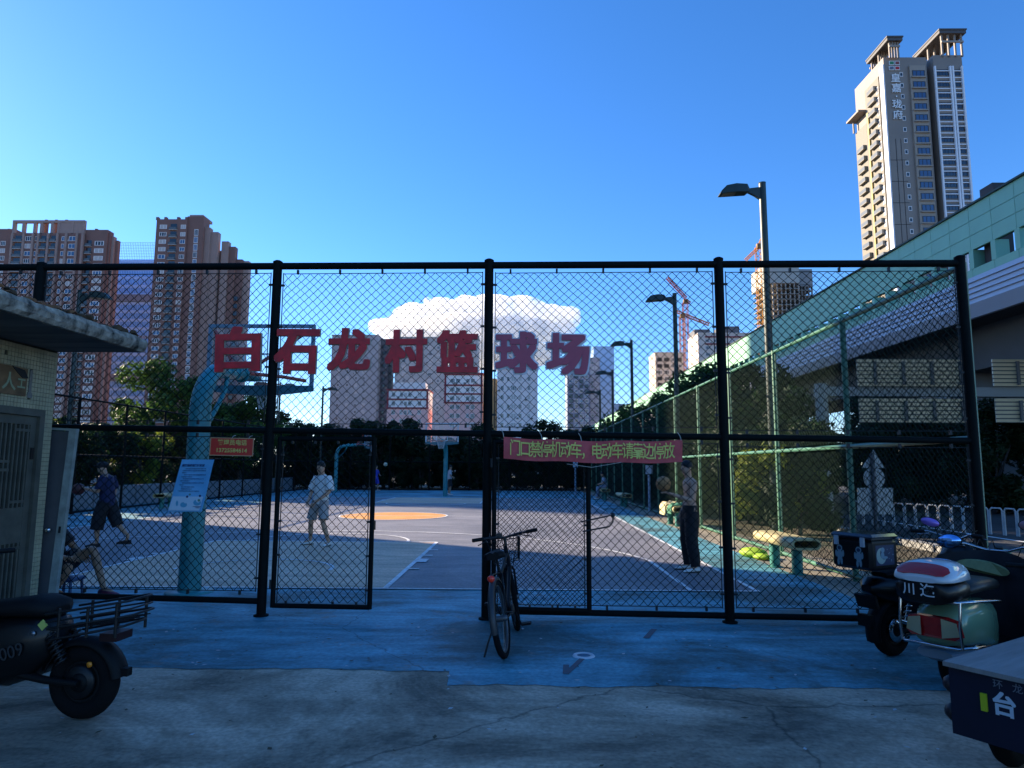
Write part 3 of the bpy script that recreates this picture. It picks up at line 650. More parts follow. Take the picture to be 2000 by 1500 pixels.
D = 228; wallt = thing('village_house', 'lilac grey upper storey block rising behind the pale house front', 'house', (fx(D,1008,700),D+6,0)); wallbox(wallt, fx(D,974,700), fx(D,1046,700), D+14, D+26, 0, fz(D,1000,668), greyw2)
wallbox(wallt, fx(D,1003,700), fx(D,1028,700), D+16, D+22, fz(D,1000,668), fz(D,1000,648), greyw, 'roof_house'); gridwin(wallt, rnd, fx(D,1005,700), fx(D,1014,700), fz(D,1000,728), 3, 4, D+14, .5, (0,1))
block('village_house', 'narrow house side painted yellow as if sunlit, squeezed behind the middle fence post', 240, 957, 969, 742, M('sunlit_yellow_wall', (.6,.42,.2), .7), 12, (), n=1, cat='house')  # yellow stands for sunlight on a house side
block('residential_tower', 'dark residential tower full of balconies right of the last character', 430, 1108, 1152, 726, M('dark_tower_render', (.2,.24,.32), .7), 20, ((1112,1119),(1122,1129),(1132,1139),(1142,1149)), n=16, hf=.7, win=(4,3,1), cat='tower')
block('residential_tower', 'grey residential tower with window strips between the far lamp posts', 440, 1150, 1172, 700, M('pink_grey_render', (.42,.38,.4), .7), 20, ((1154,1160),(1163,1169)), n=20, hf=.6, win=(1,2), cat='tower')
block('office_tower', 'smooth blue-grey glass tower on the skyline behind the far lamp posts', 460, 1160, 1200, 678, M('blue_grey_cladding', (.36,.48,.66), .3, metal=.3), 22, (), n=1, cat='tower')
block('office_tower', 'low pale glass block at the foot of the skyline tower', 470, 1196, 1216, 790, M('pale_cladding', (.5,.58,.68), .4), 20, (), n=1, cat='tower')
block('residential_tower', 'small beige tower with stacked balconies left of the cranes', 330, 1281, 1336, 690, beige, 16, ((1284,1294),(1298,1308),(1312,1320),(1324,1333)), n=14, hf=.6, win=(1,3), cat='tower')
# cream houses right of the crane
t, zt = block('village_house', 'cream block with orange sunlit gable under the tower crane', 300, 1366, 1470, 652, M('cream_wall', (.72,.6,.52), .7, var=.1, scale=.3), 18, ((1380,1389),(1396,1404),(1428,1440),(1446,1456)), n=10, hf=.45, cat='house')
D = 300
wallbox(t, fx(D,1358), fx(D,1388), D+6, D+16, 0, fz(D,1370,638), M('dark_grey_render', (.13,.13,.14), .8), 'rear_wing'); wallbox(t, fx(D,1408), fx(D,1446), D+6, D+16, 0, fz(D,1420,632), M('dark_grey_render', (.13,.13,.14), .8), 'rear_wing')
mb = MB()
for y in (658,672): z = fz(D,1420,y); mb.bb(fx(D,1371),fx(D,1469),D-.4,D,z-.3,z+.3)
mb.obj('ledge', redband, t, True)
# concrete tower under construction
D = 365; t = thing('construction_tower', 'unfinished concrete tower with open floors and pale wrapped top', 'tower', (fx(D,1545),D,0))
conc_l = M('raw_concrete', (.36,.33,.29), .85, var=.2, scale=.2); conc_d = M('raw_concrete_dark', (.2,.19,.18), .9)
xa, xb = fx(D,1500,560), fx(D,1594,560); zt = fz(D,1550,511); zc = fz(D,1550,552)
xm = fx(D,1562,560)
wallbox(t, xa, xm, D, D+26, zc, zt, M('pale_safety_wrap', (.42,.42,.38), .8), 'safety_wrap'); wallbox(t, xm, xb, D+4, D+26, zc-1, zt-3, M('grey_safety_wrap', (.28,.28,.28), .8), 'safety_wrap')
wallbox(t, xa+4, xb-4, D+10, D+24, 0, zc, conc_d, 'core')
for k in range(27):
    z = zc-3*k
    if z < 6: break
    mb = MB(); mb.bb(xa,xm,D,D+24,z-.35,z); mb.bb(xm,xb,D+4,D+24,z-.35,z); mb.obj('floor_slab', conc_l, t, True)
for k in range(8):
    x = lerp(xa+.4,xm-.4,k/7); mb = MB(); mb.bb(x-.3,x+.3,D+.3,D+1,0,zc); mb.obj('column', conc_l, t, True)
for k in range(5):
    x = lerp(xm+1,xb-.4,k/4); mb = MB(); mb.bb(x-.35,x+.35,D+4.3,D+5,0,zc); mb.obj('column', conc_d, t, True)
# cranes
def crane(label, D, mast_px, ytop, ybase, jib, col, cj=None):
    t = thing('tower_crane', label, 'crane', (fx(D,mast_px,ytop),D,0)); x = fx(D,mast_px,ytop); zt = fz(D,mast_px,ytop); w = 1.4
    m = M('crane_paint_'+col[0], col[1], .6)
    def lattice(p, q, w, n):
        p, q = V(p), V(q); u = (q-p).normalized(); s = V((0,1,0)); v_ = u.cross(s).normalized(); mb = MB(); r = .17
        cs = [s*w*a+v_*w*b for a, b in ((-1,-1),(1,-1),(1,1),(-1,1))]
        for c in cs: mb.tube([p+c,q+c], r, 4, sm=False)
        for k in range(n):
            a, b = lerp(p,q,k/n), lerp(p,q,(k+1)/n)
            for i in range(4):
                mb.tube([a+cs[i], b+cs[(i+1)%4]], r*.8, 4, sm=False)
        return mb
    lattice((x,D,0), (x,D,zt), w, int(zt/3)).obj('mast', m, t, True)
    (ax,ay),(bx,by) = jib; a, b = onY(ax,ay,D), onY(bx,by,D)
    lattice(a, b, .7, 14).obj('jib', m, t, True)
    if cj: 
        (ax,ay),(bx,by) = cj; lattice(onY(ax,ay,D), onY(bx,by,D), .6, 5).obj('counter_jib', m, t, True)
    mb = MB(); mb.box((x,D-1.2,zt), (2.6,2.2,2.4)); mb.obj('cab', M('crane_cab', (.25,.13,.05), .6), t, True)
    return t
crane('yellow luffing tower crane standing against the unfinished tower', 355, 1481, 482, 800, ((1481,484),(1456,508)), ('yellow',(.8,.36,.05)), ((1481,484),(1490,462)))
crane('slim red tower crane with raised jib behind the second lamp post', 400, 1338, 590, 800, ((1340,582),(1303,543)), ('red',(.35,.06,.04)), ((1338,585),(1348,592)))
crane('orange tower crane with long level jib above the cream block', 390, 1332, 618, 800, ((1320,608),(1385,634)), ('orange',(.5,.16,.04)))
# tall sign tower on the right
D = 165; t = thing('residential_tower', 'very tall taupe residential tower with white lettering and framed roof crowns', 'tower', (fx(D,1810,300),D,0))
taupe = M('taupe_panel', (.27,.225,.19), .6, var=.12, scale=.15); taupe2 = M('light_taupe_panel', (.34,.28,.225), .6, var=.1, scale=.2); creamw = M('cream_side_render', (.2,.18,.145), .7); whitef = M('white_grid_frame', (.8,.8,.82), .5); darkgap = M('dark_recess_render', (.022,.024,.028), .8)
X_ = lambda px: onY(px, 300, D).x; Zr = onY(1790,112,D).z
xL, xS, xW, xG, xR0, xR1 = X_(1737), X_(1770), X_(1788), X_(1822), X_(1833), X_(1890)
wallbox(t, xL, xG, D, D+15, 0, Zr, taupe); wallbox(t, xG, xR0, D+4, D+15, 0, Zr-1.5, darkgap, 'recess_wall'); wallbox(t, xR0, xR1, D-.6, D+15, 0, Zr+.2, taupe)
dz = 24.0/FPX*D; nfl = int((Zr-3)/dz)
for k in range(nfl+1): # panel joints in the sign bay are real strips
    pass
for a in (X_(1751), X_(1761)): mb = MB(); mb.bb(a-.05,a+.05,D-.06,D,0,Zr-22); mb.obj('joint_strip', darkgap, t, True)
for k in range(1, 16): mb = MB(); z = Zr-22-k*5.6; mb.bb(xL,xS,D-.05,D,z-.05,z+.05); mb.obj('joint_strip', darkgap, t, True)
wallbox(t, xW-.3, X_(1817), D-.5, D, 0, Zr-2.5, taupe2, 'window_bay')
WT = win_mesh(dframe, glass_mat('tower_blue_pane', (.035,.06,.14), .06, spec=1.0), 2, .06); WS = win_mesh(wframe, pane_d, 0, .14)
gridwin(t, rnd, xW+.3, X_(1815), Zr-3.2-nfl*dz, dz, nfl, D-.5, .55, me=WT)
for k in range(nfl): z = Zr-3.2-(k+1)*dz+.25; mb = MB(); mb.bb(xW,X_(1816),D-.9,D-.5,z,z+.35); mb.obj('sill', taupe2, t, True)
gridwin(t, rnd, X_(1768)-.1, X_(1768)+.75, Zr-3.2-nfl*dz, dz, nfl, D-.001, .4, me=WS)
# white framed bay
za = Zr-4.2; cols = (xR0+.1, X_(1864), X_(1869), X_(1887))
for x in cols: mb = MB(); mb.bb(x-.2,x+.2,D-1.1,D-.6,0,za+1.2); mb.obj('white_fin', whitef, t, True)
for k in range(nfl):
    z = za-k*dz
    for zz in (z, z-dz*.62):
        mb = MB(); mb.bb(cols[0],cols[3],D-.85,D-.6,zz-.12,zz+.12); mb.obj('white_sill', whitef, t, True)
WD = win_mesh(dframe, glass_mat('tower_dark_pane', (.02,.022,.035), .08, spec=.9), 3, .04)
gridwin(t, rnd, cols[0]+.4, cols[1]-.3, za-nfl*dz+.38*dz, dz, nfl, D-.6, .55, me=WD); gridwin(t, rnd, cols[2]+.4, cols[3]-.3, za-nfl*dz+.38*dz, dz, nfl, D-.6, .55, me=WD)
# sunlit side with balconies
wallbox(t, xL-.35, xL, D-.15, D+1.6, 0, Zr-2, whitef, 'corner_fin'); wallbox(t, xL-.5, xL, D+2.0, D+9, 0, Zr-4, creamw, 'side_wall'); wallbox(t, xL-.52, xL, D+9, D+15, 0, Zr-13, creamw, 'side_wall')
wallbox(t, xL-.9, xL-.5, D+7.3, D+7.9, 0, Zr-11, M('ochre_pipe', (.4,.3,.08), .5), 'ochre_fin')
balc_s = MB(); balc_s.bb(-.8,0,-1.7,1.7,-.1,.08); balc_s.bb(-.8,-.75,-1.7,1.7,.08,1.1,1); balc_s.bb(-.75,0,-1.7,-1.64,.08,1.1,1); balc_s.bb(-.75,0,1.64,1.7,.08,1.1,1); balc_s.bb(-.85,-.8,-1.72,1.72,-.11,.14)
balc_s = balc_s.mesh('balcony', [creamw, M('grey_balcony_glass', (.13,.14,.14), .3)])
for k in range(nfl-1):
    z = Zr-7-k*dz
    link('balcony', balc_s, t, True, loc=(xL-.5, D+4.9, z))
    if k > 3: link('balcony', balc_s, t, True, loc=(xL-.52, D+11.5, z-1))
gridwin(t, rnd, D+2.2, D+3.2, Zr-6-nfl*dz, dz, nfl, xL-.5, .6, (2,1), face='x')
# crowns: flat canopy on columns
def crown(px0, px1, ytop, ybot, yb, depth):
    x0, x1 = onY(px0,ytop+10,D).x, onY(px1,ytop+10,D).x; z1, z0 = onY(px0,ytop,D).z, onY(px0,ybot,D).z
    mb = MB(); e = .5
    mb.bb(x0,x1,D-1.5,D-1.5+e,z1-.8,z1); mb.bb(x0,x1,D+depth-e,D+depth,z1-.8,z1); mb.bb(x0,x0+e,D-1,D+depth-e,z1-.8,z1); mb.bb(x1-e,x1,D-1,D+depth-e,z1-.8,z1)
    mb.bb(x0-.15,x1+.15,D-1.7,D+depth+.2,z1,z1+.35)
    mb.obj('crown_canopy', M('dark_crown_render', (.09,.085,.085), .6), t, True)
    mb = MB()
    for k in range(4):
        x = lerp(x0+.9,x1-.9,k/3)
        for y in (D-.7, D+depth*.5, D+depth-1): mb = MB(); mb.bb(x-.2,x+.2,y-.2,y+.2,z0-.3,z1); mb.obj('crown_column', taupe, t, True)
    z = lerp(z0,z1,.55)
    for y in (D-1.25, D+depth-.5): mb = MB(); mb.bb(x0+.6,x1-.6,y,y+.3,z-.25,z+.25); mb.obj('crown_beam', taupe2, t, True)
crown(1727,1757,80,114,0,9); crown(1828,1880,66,112,0,10)
mb = MB(); mb.bb(xL-2.4,xL+1,D+9.2,D+16,Zr-9.6,Zr-9.1); mb.bb(xL-1.2,xL-.9,D+14.6,D+15,Zr-13,Zr-9.6); mb.obj('wing_canopy', taupe, t, True)
# lettering and emblem on the sign bay
lm = M('white_sign_letter', (.8,.8,.8), .5)
zz = [158,178,192,206,226]
for chx, (cx, cy), hpx in (('皇',(1748,153),19),('嘉',(1749.5,173),17),('·',(1750,189),16),('珑',(1751,204),17),('府',(1752.5,225),18)):
    p = onY(cx, cy, D); me = text_mesh(chx, 2.5, .08, .03, lm)
    if not len(me.vertices): continue
    b = mesh_bounds(me)
    for v in me.vertices: v.co = (v.co.x-(b[0]+b[1])/2, -v.co.z, v.co.y-(b[2]+b[3])/2)
    link('letter', me, t, True, loc=(p.x, D-.25, p.z))
for dx, dz_, c in ((-1,1,(.03,.22,.09)),(1,1,(.25,.06,.05)),(-1,-1,(.12,.14,.2)),(1,-1,(.5,.02,.02))):
    p = onY(1746+dx*5.5, 129-dz_*5, D)
    mb = MB(); mb.box((0,0,0), (1.25,.2,1.1)); mb.obj('emblem_tile', lm, t, True, loc=(p.x, D-.15, p.z))
    mb = MB(); mb.box((0,0,0), (.95,.2,.75)); mb.obj('emblem_tile', M('emblem_%d%d' % (dx,dz_), c, .5), t, True, loc=(p.x, D-.22, p.z))
# ------------------------------------------------------------------ viaduct, gantry, road furniture
VX = 17.0
greenp = M('sea_green_barrier_panel', (.3,.57,.38), .5, var=.08, scale=.8); greend = M('dark_green_frame', (.03,.06,.05), .6); louv = M('pale_louvre', (.55,.55,.6), .5); louv2 = M('pale_fascia', (.46,.47,.52), .5); girder = M('concrete_girder', (.19,.195,.205), .8, var=.2, scale=.3); soff = M('girder_soffit', (.1,.1,.105), .9)
zTop, zR1, zR2, zWt, zWb, zPb, zLb, zFb = 11.55, 10.98, 10.42, 9.86, 9.15, 8.84, 7.82, 7.35
t = thing('viaduct', 'elevated rail viaduct with green noise barrier panels and pale louvres', 'viaduct', (VX, 40, 0))
pw = 1.2; y0 = 9.6; ncol = 62
def pmesh(z0, z1, m, g=.009, d=.08): return MB().bb(-d/2,d/2,g,pw-g,z0+g,z1-g).mesh('barrier_panel', m)
pms = [pmesh(zR1,zTop,greenp), pmesh(zR2,zR1,greenp), pmesh(zWt,zR2,greenp), pmesh(zPb,zWb,greenp)]
post = MB().bb(-.05,.45,-.12,.12,zWb,zWt).mesh('window_post', [greenp])
for k in range(ncol):
    for m in pms: link('barrier_panel', m, t, True, loc=(VX, y0+k*pw, 0))
    link('window_post', post, t, True, loc=(VX, y0+k*pw, 0))
yE = y0+ncol*pw
mb = MB()
mb.bb(VX+.05,VX+.12,y0,yE,zWt,zTop-.05); mb.bb(VX+.05,VX+.12,y0,yE,zPb,zWb-.02); mb.obj('barrier_frame', greend, t, True)
mb = MB(); mb.bb(VX-.1,VX+.1,yE,170,zPb,zTop); mb.obj('far_barrier', greenp, t, True)
mb = MB(); mb.bb(VX+9,VX+9.2,y0,170,zPb-.6,zPb+1.2); mb.obj('far_side_barrier', greenp, t, True)
mb = MB(); mb.bb(VX-.12,VX+.14,y0,170,zTop,zTop+.07); mb.obj('coping', greend, t, True)
# louvre slats run the whole length
for k in range(5):
    z = lerp(zLb+.1, zPb-.1, k/4); mb = MB()
    mb.loft([[V((VX-.12,y,z-.1)),V((VX-.02,y,z-.1)),V((VX+.05,y,z+.1)),V((VX-.05,y,z+.1))] for y in (y0,170)], sm=False); mb.obj('louvre', louv, t, True)
mb = MB(); mb.bb(VX+.08,VX+.2,y0,170,zLb,zPb); mb.obj('louvre_backing', soff, t, True)
for k in range(14):
    mb = MB(); a = y0+k*6; mb.loft([[V((VX-.14,y,zLb)),V((VX+.1,y,zFb)),V((VX+.25,y,zFb)),V((VX+.2,y,zLb))] for y in (a+.02,a+5.98)], sm=False); mb.obj('fascia', louv2, t, True)
mb = MB(); mb.bb(VX+.2,VX+9,y0,170,zFb+.1,zPb-.05); mb.obj('deck', soff, t, True)
for k in range(6):
    a = 4+k*26; mb = MB()
    mb.loft([[V((VX+1.7,y,zFb+.1)),V((VX+2.5,y,5.9)),V((VX+6.8,y,5.9)),V((VX+7.6,y,zFb+.1))] for y in (a+.08,a+25.92)], sm=False); mb.obj('girder', girder, t, True)
for y in (31, 57, 83, 109):
    mb = MB(); c = VX+4.6
    mb.loft([[V((c+x*w,y+yy,z)) for x, yy in ((-1,-.8),(1,-.8),(1,.8),(-1,.8))] for z, w in ((0,.85),(4.2,.85),(5.5,2.0),(5.9,2.0))], sm=False); mb.obj('pier', M('pier_concrete', (.27,.28,.3), .8, var=.15, scale=.5), t, True)
p = onX(1927,385,VX+.3)
mb = MB(); mb.bb(VX+.3,VX+.9,p.y-.35,p.y+.35,zPb,onX(1927,363,VX+.3).z); mb.obj('mast_stub', M('dark_mast', (.06,.05,.05), .7), t, True)
# gantry with sign backs
GY = 25.0; signb = M('cream_sign_back', (.85,.7,.46), .55, var=.1, scale=1); ribm = M('grey_sign_rib', (.16,.15,.14), .6); beamm = M('galvanised_beam', (.3,.31,.3), .5)
t = thing('sign_gantry', 'overhead road sign gantry seen from behind with slatted cream sign backs', 'gantry', (onY(1600,765,GY).x, GY, 0))
zb = onY(1800,765,GY).z; xg0 = onY(1598,765,GY).x
mb = MB(); mb.bb(xg0,25,GY,GY+.4,zb-.17,zb+.17); mb.obj('beam', beamm, t, True)
mb = MB(); mb.tube([(xg0+.2,GY+.2,0),(xg0+.2,GY+.2,zb+.3)], .22, 12); mb.obj('gantry_post', beamm, t, True)
def signback(px0, px1, nrib):
    x0, x1 = onY(px0,760,GY).x, onY(px1,760,GY).x
    for ya, yb, n in ((702,756,7),(778,826,6)):
        z1, z0 = onY(px0,ya,GY).z, onY(px0,yb,GY).z
        for k in range(n):
            a, b = lerp(z0,z1,k/n), lerp(z0,z1,(k+1)/n); mb = MB(); mb.bb(x0,x1,GY-.16,GY-.12,a+.025,b-.025); mb.bb(x0,x1,GY-.2,GY-.16,b-.05,b-.028); mb.obj('sign_slat', signb, t, True)
        for k in range(nrib):
            x = lerp(x0,x1,(k+.6)/nrib); mb = MB(); mb.bb(x-.05,x+.05,GY-.26,GY-.2,z0+.06,z1-.1); mb.obj('rib', ribm, t, True)
        mb = MB(); mb.bb(x0,x1,GY-.12,GY-.1,z0,z1); mb.obj('sign_sheet', ribm, t, True)
signback(1672,1893,4); signback(1936,2170,3)
# road sign seen from behind
p = G(1712,1036); SY = p.y; grey_al = M('aluminium_sign_back', (.42,.43,.42), .5, var=.1, scale=3); pole_d = M('dark_sign_pole', (.07,.08,.1), .5)
t = thing('road_sign', 'road sign post seen from behind with triangle, disc and square plates', 'road sign', (p.x, SY, 0))
z_ = lambda y: onY(1710,y,SY).z
mb = MB(); mb.tube([(p.x,SY,0),(p.x,SY,z_(885))], .055, 10); mb.obj('pole', pole_d, t, True)
def plate(poly, m=grey_al): 
    mb = MB(); mb.prism([(a,b) for a, b in poly], lambda a, b, d: (a, d, b), SY+.07, SY+.09); mb.obj('sign_plate', m, t, True)
q = lambda x, y: (onY(x,y,SY).x, onY(x,y,SY).z)
plate([q(1686,914),q(1731,914),q(1709,878)]); c = q(1710,934); rr = (q(1731,934)[0]-c[0]); plate([(c[0]+rr*math.cos(a/24*6.283), c[1]+rr*math.sin(a/24*6.283)) for a in range(24)])
plate([q(1677,1005),q(1747,1005),q(1747,953),q(1677,953)])
mb = MB()
for y in (908,922,948,975): mb.box((p.x,SY+.05,z_(y)), (.16,.06,.05))
mb.obj('bracket', pole_d, t, True)
# white guard rail panels along the road
a0, a1 = G(1668,1023), G(1885,1040); wr = M('white_rail_paint', (.5,.52,.53), .5, var=.2, scale=5)
n = 5; xs = [(a0.lerp(a1,k/n)) for k in range(n+3)]
u = (a1-a0)/n; wdt = u.length; ang = math.atan2(u.y,u.x)
gm = MB(); 
def rpanel(m=None):
    mb = MB(); e = wdt*.96; mb.tube([(0,0,0),(0,0,.62),(.05,0,.68),(e*.42,0,.68),(e*.47,0,.62),(e*.47,0,0)], .022, 7); mb.tube([(e*.55,0,0),(e*.55,0,.62),(e*.6,0,.68),(e*.92,0,.68),(e*.97,0,.62),(e*.97,0,0)], .022, 7); mb.tube([(e*.47,0,.6),(e*.55,0,.6)], .018, 6)
    return mb.mesh('hoop', wr)
gm = rpanel()
for k in range(n+3):
    o = thing('guard_rail', 'white tubular hoop rail, %s counting from the road sign along the road edge' % ORD[k], 'railing', a0+u*k+V((0,0,.0)), ang, 'white hoop rails along the road')
    link('hoop', gm, o)
# ------------------------------------------------------------------ trees and hedges
leafA = leaf_mat('mid_green_leaf', (.03,.07,.014), (.085,.16,.03)); leafB = leaf_mat('dark_green_leaf', (.008,.022,.008), (.022,.05,.014)); leaf_sunlit = leaf_mat('sunlit_yellow_green_leaf', (.09,.14,.015), (.24,.28,.03))  # the yellow-green leaf carries sunlight in its colour
bark = M('tree_bark', (.07,.055,.045), .9, var=.4, scale=6, bump=.4)
def crown_mesh(name, seed, rx, rz, n, leaf, mat, clumps=26, hollow=.35):
    """leaf quads in uneven clumps; unit is metres, base of crown at z=0"""
    rnd = random.Random(seed); cl = []
    for k in range(clumps):
        a = rnd.uniform(0,6.283); u = rnd.uniform(-.85,1); rr = math.sqrt(max(.05,1-u*u))*rnd.uniform(.45,1.0)
        cl.append((rx*rr*math.cos(a), rx*rr*math.sin(a), rz*(1+u)*.5*rnd.uniform(.8,1.05), rnd.uniform(.16,.34)*rx))
    vs = []; fs = []
    for k in range(n):
        cx, cy, cz, cr_ = rnd.choice(cl)
        while True:
            d = V((rnd.gauss(0,1),rnd.gauss(0,1),rnd.gauss(0,.8)))
            if d.length > .01: break
        d = d.normalized()*cr_*rnd.uniform(hollow,1.05)**.6; p = V((cx,cy,cz))+d
        s_ = leaf*rnd.uniform(.6,1.3); ax = V((rnd.gauss(0,1),rnd.gauss(0,1),rnd.gauss(0,.5))).normalized(); nrm = (d.normalized()+V((rnd.gauss(0,.6),rnd.gauss(0,.6),rnd.gauss(.3,.6)))).normalized()
        b = ax.cross(nrm)
        if b.length < .05: b = nrm.orthogonal()
        b.normalize(); a_ = b.cross(nrm).normalized(); i = len(vs)
        vs += [tuple(p-a_*s_), tuple(p+b*s_*.42-nrm*s_*.1), tuple(p+a_*s_), tuple(p-b*s_*.42-nrm*s_*.1)]; fs.append((i,i+1,i+2,i+3))
    me = bpy.data.meshes.new(name); me.from_pydata(vs, [], fs); me.materials.append(mat); return me, cl
def trunk_mesh(seed, h, r, cl, zb):
    rnd = random.Random(seed); mb = MB(); top = V((rnd.uniform(-.2,.2),rnd.uniform(-.2,.2),zb+h*.15))
    mb.tube([(0,0,-.1),(.04,.02,zb*.5),tuple(top)], [r*1.3,r,r*.75], 8)
    for c in cl[:9]:
        e = V((c[0]*.8,c[1]*.8,c[2]*.85+zb)); m_ = top.lerp(e,.5)+V((0,0,.15)); mb.tube([tuple(top*.98), tuple(m_), tuple(e)], [r*.5,r*.32,r*.12], 5)
    return mb.mesh('trunk', bark)
TREES = {}
def tree_kind(key, seed, rx, rz, zb, n, leaf, mat, r=.16, **k):
    me, cl = crown_mesh('crown', seed, rx, rz, n, leaf, mat, **k); TREES[key] = (me, trunk_mesh(seed, rz, r, cl, zb), zb)
tree_kind('round', 1, 3.0, 5.0, 2.2, 9000, .17, leafA); tree_kind('dark', 2, 2.8, 5.4, .35, 8000, .2, leafB); tree_kind('dark2', 3, 3.2, 6.2, .3, 9000, .2, leafB, clumps=34); tree_kind('bright', 4, 1.9, 2.8, .7, 5000, .13, leaf_sunlit, r=.08); tree_kind('broad', 5, 4.2, 6.4, 2.6, 12000, .22, leafA, r=.22, clumps=36)
def tree(kind, x, y, s, rz_, label, group=None, name='tree', sz=1.0):
    c, tr, zb = TREES[kind]; t = thing(name, label, 'tree' if name != 'shrub' else 'shrub', (x,y,0), rz_, group); t.scale = (s,s,s*sz)
    link('crown', c, t, loc=(0,0,zb)); link('trunk', tr, t); return t
tree('round', -21.5, 41, 1.05, .3, 'leafy mid green tree rising left of the near backboard')
tree('round', -17.6, 43, .86, 1.9, 'smaller leafy tree close against the curved hoop arm')
tree('bright', -22.5, 31, 1.1, .5, 'bushy tree with leaves coloured yellow-green as if sunlit, behind the hut roof tip', name='shrub'); tree('bright', -19.0, 34, .9, 2.5, 'shrub with leaves coloured yellow-green as if sunlit, beside the hedge side fence', name='shrub')
gL = 'dark trees in the row behind the far court fence'
for k in range(11):
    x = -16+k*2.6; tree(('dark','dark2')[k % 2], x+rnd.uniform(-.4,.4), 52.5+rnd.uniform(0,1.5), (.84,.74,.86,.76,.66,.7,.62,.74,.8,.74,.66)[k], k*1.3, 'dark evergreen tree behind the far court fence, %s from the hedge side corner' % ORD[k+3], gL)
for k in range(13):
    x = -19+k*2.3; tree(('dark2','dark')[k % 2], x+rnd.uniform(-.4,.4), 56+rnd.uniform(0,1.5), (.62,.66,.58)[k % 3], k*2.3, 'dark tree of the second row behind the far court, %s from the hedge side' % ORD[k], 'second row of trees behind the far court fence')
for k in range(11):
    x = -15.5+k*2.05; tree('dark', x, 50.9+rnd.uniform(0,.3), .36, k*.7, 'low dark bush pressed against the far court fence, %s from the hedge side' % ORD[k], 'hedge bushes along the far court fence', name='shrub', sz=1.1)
for k, (x, y, s_) in enumerate(((-18.6,52.5,.8),(-21.2,51,.85),(-24,50,.8))): tree('dark2', x, y, s_, k*2.2, 'dark evergreen tree behind the far court fence, %s from the hedge side corner' % ORD[2-k], gL)
gH = 'shady hedge trees along the side fence'
for k in range(9):
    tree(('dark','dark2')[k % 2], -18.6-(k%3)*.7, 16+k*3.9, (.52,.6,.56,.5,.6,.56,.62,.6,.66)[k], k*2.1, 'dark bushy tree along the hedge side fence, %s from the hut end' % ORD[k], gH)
for k, (px, Y_, s, kd, lb) in enumerate(((1385,38,.78,'broad','broad green tree standing over the far end of the road side fence'),(1275,45,.7,'broad','lower bushy tree left of the broad tree beyond the fence end'),(1462,35,.98,'dark2','dark tree crowded under the viaduct barrier beyond the fence'))):
    p = onY(px,800,Y_); tree(kd, p.x, Y_, s, k, lb)
for k, (X_t, Y_t, s, kd) in enumerate(((9.5,44,.75,'dark'),(12.5,36,.72,'dark2'),(14.0,42,.8,'dark'),(17.5,33,.75,'dark2'),(20.5,36,.85,'dark'),(24,32,.8,'dark2'),(22,42,.9,'dark'),(11,52,.8,'dark2'),(16,52,.9,'dark'),(27,38,.9,'dark2'),(8.2,58,.8,'dark'),(18.5,27,.62,'dark2'),(21.5,25.5,.6,'dark'),(15.5,29.5,.62,'dark'),(25,24,.7,'dark2'),(28,29,.9,'dark'),(10.2,31,.5,'dark2'),(12.0,29.5,.5,'dark'),(19.5,30.5,.7,'dark'),(30,36,1,'dark2'))):
    tree(kd, X_t, Y_t, s, k*1.7, 'dark tree growing in the shade beneath the viaduct', 'trees under the viaduct')
for k, (X_t, Y_t) in enumerate(((7.3,17.5),(7.8,21),(8.0,25),(7.5,29.5),(8.2,34))): tree(('bright','dark')[k%2], X_t-.9, Y_t, (.62,.34)[k%2], k*1.1, 'leafy shrub at the foot of the green fence, %s from the gate end' % ORD[k], 'roadside shrubs behind the green fence', name='shrub')
for k in range(10): tree(('dark','dark2')[k%2], 7.0+(k%3)*.4, 17.6+k*3.1, (.5,.58,.54,.62)[k%4], k*1.9, 'dense dark tree on the verge behind the green fence, %s from the gate end' % ORD[k], 'verge trees behind the green fence')
tree('round', 14.6, 14.2, .78, 2, 'drooping dark leaved tree at the road edge beside the sign gantry')
# low wall and planters at the hedge side
lowm = M('grey_low_wall', (.3,.31,.32), .8, var=.25, scale=1.5)
t = thing('low_wall', 'low grey concrete wall running along the foot of the hedge', 'wall', (-16.6,30,0))
for k in range(14):
    mb = MB(); mb.bbev((-16.6,10.6+k*2.9,.42), (.25,2.8,.84), .02); mb.obj('wall_panel', lowm, t, True)
